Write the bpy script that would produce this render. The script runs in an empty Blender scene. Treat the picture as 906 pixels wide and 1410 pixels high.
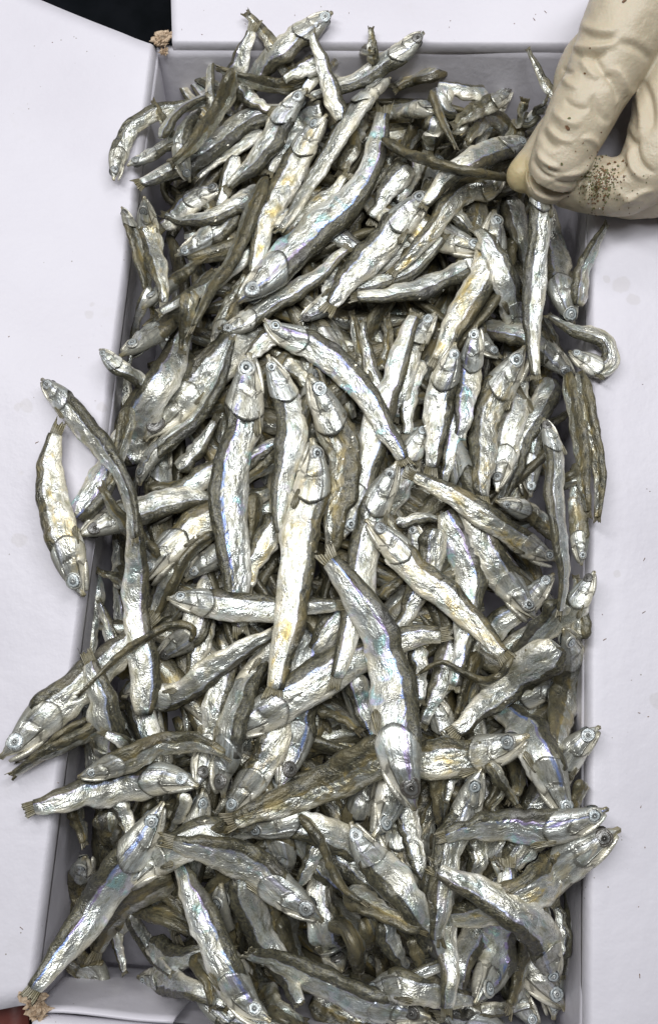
import bpy, math, random
import numpy as np
from mathutils import Vector, noise as mnoise
random.seed(7); rng = np.random.RandomState(7)
S = 0.0003                       # one working unit (about one photo pixel at rim height) in metres
scene = bpy.context.scene
# ------------------------------------------------------------------ camera
TH = math.radians(13.0); FP = 1300.0
HC = FP*math.cos(TH); YC = -HC*math.tan(TH)
cam_d = bpy.data.cameras.new('camera'); cam = bpy.data.objects.new('camera', cam_d)
scene.collection.objects.link(cam); scene.camera = cam
cam_d.sensor_fit = 'VERTICAL'; cam_d.sensor_height = 24.0
cam_d.lens = 24.0*FP/1410.0
cam_d.clip_start = 0.01; cam_d.clip_end = 50
cam.location = (0, YC*S, HC*S); cam.rotation_euler = (TH, 0, 0)
# ------------------------------------------------------------------ light
w = bpy.data.worlds.new('World'); scene.world = w; w.use_nodes = True
bg = w.node_tree.nodes['Background']; bg.inputs[0].default_value = (0.92, 0.95, 1.0, 1); bg.inputs[1].default_value = 0.07
def area(name, loc, target, sx, sy, power, col=(1, 1, 1)):
    d = bpy.data.lights.new(name, 'AREA'); d.shape = 'RECTANGLE'; d.size = sx; d.size_y = sy
    d.energy = power; d.color = col
    o = bpy.data.objects.new(name, d); scene.collection.objects.link(o); o.location = loc
    o.rotation_euler = (Vector(target)-Vector(loc)).to_track_quat('-Z', 'Y').to_euler()
    return o
area('ceiling_lamp', (-0.40, 0.30, 0.90), (0, 0.08, 0), 0.18, 0.7, 5.6, (.985, .99, 1))
area('ceiling_lamp', (0.42, 0.36, 0.95), (0, 0.08, 0), 0.14, 0.6, 4.1, (.97, .98, 1))
area('ceiling_lamp', (0.02, 0.75, 0.70), (0, 0.10, 0), 0.8, 0.12, 2.0, (1, 1, 1))
area('ceiling_lamp', (0.06, 0.02, 0.95), (0, 0.16, 0), 0.26, 0.26, 3.1, (.97, .99, 1))
vs = scene.view_settings
vs.view_transform = 'Standard'; vs.look = 'None'; vs.gamma = 1; vs.exposure = 0.0; vs.use_curve_mapping = False
scene.render.engine = 'CYCLES'
scene.cycles.max_bounces = 6; scene.cycles.diffuse_bounces = 3; scene.cycles.glossy_bounces = 3
# ------------------------------------------------------------------ helpers
ROT = np.array([[1, 0, 0], [0, math.cos(TH), -math.sin(TH)], [0, math.sin(TH), math.cos(TH)]])
CAMP = np.array([0, YC, HC])
def at(x, y, z=0.0):
    """photo pixel -> point on the horizontal plane z (working units)"""
    d = ROT @ np.array([(x-453)/FP, -(y-705)/FP, -1.0])
    return CAMP + d*((z-HC)/d[2])
def proj(P):
    q = (np.asarray(P)-CAMP) @ ROT
    return np.stack([453-q[..., 0]/q[..., 2]*FP, 705+q[..., 1]/q[..., 2]*FP], -1)
def link(o): scene.collection.objects.link(o); return o
def tag(o, label=None, cat=None, group=None, kind=None):
    if label: o['label'] = label
    if cat: o['category'] = cat
    if group: o['group'] = group
    if kind: o['kind'] = kind
    return o
def empty(name, loc):
    o = bpy.data.objects.new(name, None); o.empty_display_size = 0.005
    o.location = Vector(loc)*S; return link(o)
def mesh_obj(name, V, F, mat, parent=None, origin=None, attrs=None, smooth=True):
    V = np.asarray(V, float)
    if origin is None: origin = parent_origin.get(parent.name, np.zeros(3)) if parent else np.zeros(3)
    me = bpy.data.meshes.new(name)
    me.from_pydata(((V-origin)*S).tolist(), [], F)
    if smooth: me.polygons.foreach_set('use_smooth', [True]*len(me.polygons))
    if attrs:
        for k, a in attrs.items():
            at_ = me.attributes.new(k, 'FLOAT_VECTOR', 'POINT'); at_.data.foreach_set('vector', np.asarray(a, np.float32).ravel())
    me.materials.append(mat); me.update()
    o = bpy.data.objects.new(name, me); link(o)
    if parent: o.parent = parent
    return o
parent_origin = {}
def gridfaces(nr, ns, wrap=True, off=0):
    F = []
    for i in range(nr-1):
        for j in range(ns if wrap else ns-1):
            k = (j+1) % ns
            F.append((off+i*ns+j, off+i*ns+k, off+(i+1)*ns+k, off+(i+1)*ns+j))
    return F
def sheet(name, G, thick, mat, parent=None, attrs=None, down=(0, 0, -1)):
    """grid of points (nr,ns,3) -> closed sheet with thickness"""
    nr, ns, _ = G.shape; top = G.reshape(-1, 3); bot = top+np.array(down)*thick
    V = np.vstack([top, bot]); n = nr*ns
    F = gridfaces(nr, ns, False); F += [tuple(x+n for x in reversed(f)) for f in F]
    for i in range(nr-1):
        F.append((i*ns, (i+1)*ns, (i+1)*ns+n, i*ns+n)); F.append((i*ns+ns-1, i*ns+ns-1+n, (i+1)*ns+ns-1+n, (i+1)*ns+ns-1))
    for j in range(ns-1):
        F.append((j, j+n, j+1+n, j+1)); b = (nr-1)*ns
        F.append((b+j, b+j+1, b+j+1+n, b+j+n))
    if attrs: attrs = {k: np.vstack([a, a]) for k, a in attrs.items()}
    return mesh_obj(name, V, F, mat, parent, attrs=attrs)
def fbm(p, sc, oct=3):
    p = Vector(p)*sc; a = 0; amp = 1
    for _ in range(oct): a += amp*mnoise.noise(p); p = p*2.07; amp *= .5
    return a
def smooth01(x): x = min(max(x, 0), 1); return x*x*(3-2*x)
# ------------------------------------------------------------------ materials
class NT:
    def __init__(s, name):
        s.m = bpy.data.materials.new(name); s.m.use_nodes = True; s.t = s.m.node_tree; s.n = s.t.nodes
        s.p = s.n['Principled BSDF']
    def new(s, ty, **kw):
        n = s.n.new(ty)
        for k, v in kw.items(): setattr(n, k, v)
        return n
    def set(s, sock, v):
        if isinstance(v, bpy.types.NodeSocket): s.t.links.new(v, sock)
        else: sock.default_value = v
    def math(s, op, a, b=None, c=None, clamp=False):
        n = s.new('ShaderNodeMath', operation=op); n.use_clamp = clamp
        for i, v in enumerate((a, b, c)):
            if v is not None: s.set(n.inputs[i], v)
        return n.outputs[0]
    def mix(s, f, a, b, bt='MIX'):
        n = s.new('ShaderNodeMix', data_type='RGBA', blend_type=bt); s.set(n.inputs[0], f)
        for i, v in ((6, a), (7, b)):
            s.set(n.inputs[i], v if isinstance(v, bpy.types.NodeSocket) or len(v) == 4 else (*v, 1))
        return n.outputs[2]
    def ramp(s, x, lo, hi, clamp=True):
        n = s.new('ShaderNodeMapRange', interpolation_type='SMOOTHSTEP'); s.set(n.inputs[0], x)
        n.inputs[1].default_value = lo; n.inputs[2].default_value = hi; return n.outputs[0]
    def noise(s, vec, sc, det=3, rough=.5, dist=0.0):
        n = s.new('ShaderNodeTexNoise'); s.set(n.inputs['Vector'], vec); n.inputs['Scale'].default_value = sc
        n.inputs['Detail'].default_value = det; n.inputs['Roughness'].default_value = rough; n.inputs['Distortion'].default_value = dist
        return n.outputs[0]
    def voro(s, vec, sc, feat='F1'):
        n = s.new('ShaderNodeTexVoronoi', feature=feat); s.set(n.inputs['Vector'], vec); n.inputs['Scale'].default_value = sc
        return n.outputs[0]
    def attr(s, name):
        return s.new('ShaderNodeAttribute', attribute_name=name).outputs['Vector']
    def scale(s, vec, v):
        n = s.new('ShaderNodeVectorMath', operation='MULTIPLY'); s.set(n.inputs[0], vec); n.inputs[1].default_value = v; return n.outputs[0]
    def sep(s, vec):
        n = s.new('ShaderNodeSeparateXYZ'); s.set(n.inputs[0], vec); return n.outputs
    def bump(s, h, dist, strength=1.0, normal=None):
        n = s.new('ShaderNodeBump'); s.set(n.inputs['Height'], h); n.inputs['Distance'].default_value = dist; n.inputs['Strength'].default_value = strength
        if normal: s.set(n.inputs['Normal'], normal)
        return n.outputs[0]
def fish_skin(name, head=False):
    """rest: unbent coords; fx: (along 0..1, dorsal +1 .. belly -1, seed); tone: (stain, darkness, iridescence)"""
    m = NT(name); rest = m.attr('rest'); fx = m.sep(m.attr('fx')); tone = m.sep(m.attr('tone'))
    along, v = fx[0], fx[1]
    crump = m.noise(m.scale(rest, (.85, 1.7, 1.3)), 2.3 if not head else 1.7, 3, .6, .9)
    fine = m.noise(m.scale(rest, (1.0, 1.8, 1.8)), 9, 2, .6)
    big = m.noise(rest, .9, 2, .5, .3)
    patch = m.noise(m.scale(rest, (1.0, 1.6, 1.6)), 2.0, 3, .6, .5)
    vn = m.math('ADD', v, m.math('MULTIPLY', m.math('SUBTRACT', patch, .5), .38))
    silver = m.mix(m.ramp(big, .38, .62), (.71, .705, .63), (.72, .785, .80))
    silver = m.mix(m.math('MULTIPLY', m.ramp(fine, .50, .75), .6), silver, (.90, .89, .84))
    silver = m.mix(m.math('MULTIPLY', m.ramp(patch, .50, .36), .50), silver, (.34, .325, .27))
    belly = m.mix(m.ramp(big, .4, .6), (.72, .67, .53), (.80, .79, .73))
    col = m.mix(m.ramp(vn, -.40, -.90), silver, belly)
    st = m.math('MULTIPLY', m.ramp(vn, .22, .40), m.ramp(vn, .62, .46))
    hue = m.mix(m.ramp(big, .42, .58), (.30, .42, .82), (.50, .42, .72))
    col = m.mix(m.math('MULTIPLY', m.math('MULTIPLY', st, tone[2]), m.ramp(crump, .40, .56), clamp=True), col, hue)
    ir = m.math('MULTIPLY', m.ramp(m.noise(rest, 1.5, 1, .5, .7), .54, .68), m.math('MULTIPLY', tone[2], .6))
    pearl = m.mix(m.ramp(patch, .42, .58), (.52, .82, .82), (.68, .66, .90))  # iridescent sheen painted into the base colour as fixed pearl tints
    col = m.mix(m.math('MULTIPLY', ir, m.ramp(vn, .6, .2)), col, pearl)
    back = m.mix(m.ramp(fine, .35, .70), (.020, .019, .012), (.100, .090, .048))
    back = m.mix(m.ramp(big, .5, .7), back, (.040, .040, .040))
    bm = m.ramp(m.math('ADD', vn, m.math('MULTIPLY', tone[1], .55)), .40 if not head else .62, .50 if not head else .95)
    col = m.mix(m.math('MULTIPLY', bm, .96 if not head else .72), col, back)
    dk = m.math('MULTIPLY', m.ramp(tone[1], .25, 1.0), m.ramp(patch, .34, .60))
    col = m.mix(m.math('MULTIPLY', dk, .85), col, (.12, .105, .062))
    sn = m.math('MULTIPLY', m.ramp(m.math('ADD', m.math('MULTIPLY', big, .5), m.math('MULTIPLY', patch, .5)), .44, .64), m.math('ADD', .25, m.math('MULTIPLY', m.math('MULTIPLY', m.ramp(v, .45, .05), m.ramp(v, -1.0, -.6)), .75)))
    col = m.mix(m.math('MULTIPLY', m.math('MULTIPLY', sn, tone[0]), .85, clamp=True), col, (.60, .44, .12))
    film = m.noise(m.scale(rest, (.55, 1.3, 1.2)), 3.9, 4, .68)
    col = m.mix(m.math('MULTIPLY', m.math('MULTIPLY', m.ramp(film, .49, .66), .60), m.math('SUBTRACT', 1.0, m.math('MULTIPLY', bm, .85))), col, (.25, .235, .125))
    fl = m.ramp(m.voro(rest, 13.0), .17, .07)
    col = m.mix(m.math('MULTIPLY', m.math('MULTIPLY', fl, m.ramp(vn, -.1, .55)), .7), col, (.04, .033, .025))
    if head:
        # seams: mouth slit above the pale jaw, edge of the cheek plate
        wob = m.math('MULTIPLY', m.math('SUBTRACT', patch, .5), .16)
        def seam(d, wd): return m.ramp(m.math('ABSOLUTE', m.math('ADD', d, wob)), wd, wd*.3)
        jaw = m.math('ADD', m.math('ADD', v, .52), m.math('MULTIPLY', along, -.10))
        col = m.mix(m.math('MULTIPLY', m.ramp(jaw, .02, -.10), m.math('MULTIPLY', m.ramp(along, .78, .66), .8)), col, (.74, .70, .58))
        ms = m.math('MULTIPLY', seam(jaw, .085), m.math('MULTIPLY', m.ramp(along, .76, .68), m.ramp(along, .06, .14)))
        pc = m.math('ADD', m.math('SUBTRACT', along, .69), m.math('MULTIPLY', m.math('MULTIPLY', v, v), .12))
        ps = m.math('MULTIPLY', seam(pc, .035), m.math('MULTIPLY', m.ramp(v, .62, .40), .75))
        eb = m.math('MULTIPLY', seam(m.math('SUBTRACT', v, .60), .10), m.math('MULTIPLY', m.ramp(along, .2, .35), .6))
        line = m.math('MAXIMUM', m.math('MAXIMUM', ms, ps), eb)
        col = m.mix(m.math('MULTIPLY', line, .80), col, (.085, .075, .055))
        rad = m.noise(m.scale(rest, (1.6, 5.5, 3.0)), 2.2, 3, .65, .7)
        col = m.mix(m.math('MULTIPLY', m.ramp(rad, .46, .62), m.math('MULTIPLY', m.ramp(vn, -.75, -.2), .62)), col, (.26, .25, .21))
        col = m.mix(m.math('MULTIPLY', m.ramp(along, .20, .0), .75), col, (.25, .205, .10))
        col = m.mix(m.math('MULTIPLY', m.ramp(along, .93, 1.0), .35), col, (.10, .085, .05))
    met = m.math('SUBTRACT', .76 if not head else .68, m.math('MULTIPLY', bm, .50))
    met = m.math('SUBTRACT', met, m.math('MULTIPLY', m.ramp(vn, -.35, -.85), .45))
    met = m.math('SUBTRACT', met, m.math('MULTIPLY', m.math('MULTIPLY', sn, tone[0]), .15), clamp=True)
    m.set(m.p.inputs['Base Color'], col); m.set(m.p.inputs['Metallic'], met)
    m.set(m.p.inputs['Roughness'], m.math('ADD', m.math('ADD', .20, m.math('MULTIPLY', m.ramp(patch, .45, .62), .14)), m.math('MULTIPLY', m.ramp(film, .35, .65), .24)))
    m.p.inputs['Coat Weight'].default_value = .2; m.p.inputs['Coat Roughness'].default_value = .2
    # creases: foil facets where the skin has shrunk, smoother elsewhere, scale grain
    vor = m.voro(m.scale(rest, (1.0, 2.0, 1.6)), 3.1 if not head else 1.8)
    mask = m.math('MULTIPLY', m.ramp(big, .36, .60), m.math('ADD', .35, fx[2]))
    h = m.math('ADD', m.math('MULTIPLY', crump, 1.15 if not head else .9), m.math('MULTIPLY', vor, m.math('ADD', m.math('MULTIPLY', mask, .62 if not head else .3), .04)))
    h = m.math('ADD', h, m.math('MULTIPLY', m.math('MULTIPLY', fine, m.math('ADD', mask, .25)), .16))
    h = m.math('MULTIPLY', h, m.math('ADD', .55, m.math('MULTIPLY', fx[2], .55)))
    h = m.math('ADD', h, m.math('MULTIPLY', m.voro(rest, 22), .10))
    if head: h = m.math('SUBTRACT', h, m.math('MULTIPLY', line, .35))
    m.set(m.p.inputs['Normal'], m.bump(h, 3.6*S if not head else 2.8*S))
    return m.m
M_BODY = fish_skin('anchovy_skin'); M_HEAD = fish_skin('anchovy_head_skin', True)
def fin_mat():
    m = NT('dried_fin'); rest = m.attr('rest'); fx = m.sep(m.attr('fx')); tone = m.sep(m.attr('tone'))
    n = m.noise(rest, 3, 3)
    ray = m.new('ShaderNodeMath', operation='SINE'); m.set(ray.inputs[0], m.math('MULTIPLY', fx[1], 26.0))
    col = m.mix(m.ramp(n, .35, .65), (.30, .265, .16), (.50, .47, .37))
    col = m.mix(m.math('MULTIPLY', m.ramp(ray.outputs[0], 0, 1), .32), col, (.14, .115, .065))
    col = m.mix(m.math('MULTIPLY', tone[1], .6), col, (.12, .095, .05))
    m.set(m.p.inputs['Base Color'], col); m.p.inputs['Roughness'].default_value = .42; m.p.inputs['Metallic'].default_value = .35
    m.set(m.p.inputs['Normal'], m.bump(ray.outputs[0], 1.0*S)); return m.m
M_FIN = fin_mat()
def eye_mat():
    m = NT('dried_eye'); fx = m.sep(m.attr('fx')); r = fx[0]
    n = m.noise(m.attr('rest'), 9, 3)
    rr = m.math('ADD', m.math('ADD', r, m.math('MULTIPLY', fx[1], .16)), m.math('MULTIPLY', m.math('SUBTRACT', n, .5), .34))
    col = m.mix(m.ramp(rr, .28, .38), (.66, .68, .66), (.12, .14, .15))
    col = m.mix(m.ramp(rr, .44, .53), col, (.50, .55, .56))
    col = m.mix(m.ramp(rr, .70, .80), col, (.05, .055, .055))
    col = m.mix(m.ramp(rr, .88, .98), col, (.40, .39, .34))
    cl = m.noise(m.attr('rest'), 2.5, 2)
    col = m.mix(m.math('MULTIPLY', m.ramp(cl, .45, .62), .6), col, (.46, .48, .46))
    col = m.mix(fx[2], col, (.07, .06, .05))
    m.set(m.p.inputs['Base Color'], col); m.p.inputs['Roughness'].default_value = .22; m.p.inputs['Metallic'].default_value = .25
    m.p.inputs['Coat Weight'].default_value = .5
    m.set(m.p.inputs['Normal'], m.bump(n, .8*S)); return m.m
M_EYE = eye_mat()
def dark_flesh():
    m = NT('gill_flesh'); rest = m.attr('rest'); n = m.noise(rest, 6, 3)
    m.set(m.p.inputs['Base Color'], m.mix(n, (.03, .02, .012), (.16, .10, .05))); m.p.inputs['Roughness'].default_value = .5; return m.m
M_GILL = dark_flesh()
def board_mat():
    m = NT('white_coated_board'); tc = m.new('ShaderNodeTexCoord').outputs['Object']
    n = m.noise(tc, 9, 4, .55); n2 = m.noise(tc, 260, 3, .6)
    col = m.mix(m.ramp(n, .3, .7), (.585, .562, .612), (.635, .615, .665))
    col = m.mix(m.math('MULTIPLY', m.ramp(m.noise(tc, 38, 4, .6, .5), .62, .74), .22), col, (.52, .50, .50))
    col = m.mix(m.math('MULTIPLY', m.ramp(m.voro(tc, 210), .085, .03), m.ramp(m.noise(tc, 30, 1), .60, .66)), col, (.20, .17, .13))
    # damp spots where single fish have lain
    for (x, y, r) in ((854, 392, 15), (873, 410, 12), (835, 385, 8), (37, 558, 13), (22, 560, 9), (28, 650, 9), (124, 432, 9), (126, 420, 6), (850, 790, 6), (905, 966, 13), (25, 742, 12), (140, 560, 8), (75, 700, 10)):
        p = at(x, y, 0)*S
        d = m.new('ShaderNodeVectorMath', operation='DISTANCE'); m.set(d.inputs[0], tc); d.inputs[1].default_value = (p[0], p[1], 262*S)
        dd = m.math('ADD', d.outputs['Value'], m.math('MULTIPLY', m.math('SUBTRACT', m.noise(tc, 130, 2), .5), .006))
        col = m.mix(m.math('MULTIPLY', m.ramp(dd, r*1.05*S, r*.75*S), .34), col, (.46, .43, .42))
    m.set(m.p.inputs['Base Color'], col); m.set(m.p.inputs['Roughness'], m.math('ADD', .36, m.math('MULTIPLY', n, .2)))
    h = m.math('ADD', m.math('MULTIPLY', m.noise(tc, 55, 4, .6), 1.2), m.math('MULTIPLY', n2, .25))
    m.set(m.p.inputs['Normal'], m.bump(h, .0009, .5)); return m.m
M_BOARD = board_mat()
def simple(name, c1, c2, sc, rough, bump=0.0, metal=0.0, det=4):
    m = NT(name); tc = m.new('ShaderNodeTexCoord').outputs['Object']; n = m.noise(tc, sc, det, .6)
    m.set(m.p.inputs['Base Color'], m.mix(m.ramp(n, .3, .7), c1, c2)); m.p.inputs['Roughness'].default_value = rough
    m.p.inputs['Metallic'].default_value = metal
    if bump: m.set(m.p.inputs['Normal'], m.bump(n, bump))
    return m.m
M_KRAFT = simple('torn_kraft_fibre', (.26, .17, .10), (.60, .47, .34), 500, .9, .0008)
M_TABLE = simple('black_table_top', (.002, .003, .004), (.005, .006, .008), 60, .6, .0002)
M_TABLE.node_tree.nodes['Principled BSDF'].inputs['Specular IOR Level'].default_value = .08
M_RED = simple('dark_red_plastic', (.11, .030, .025), (.17, .050, .040), 80, .35, .0003)
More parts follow.
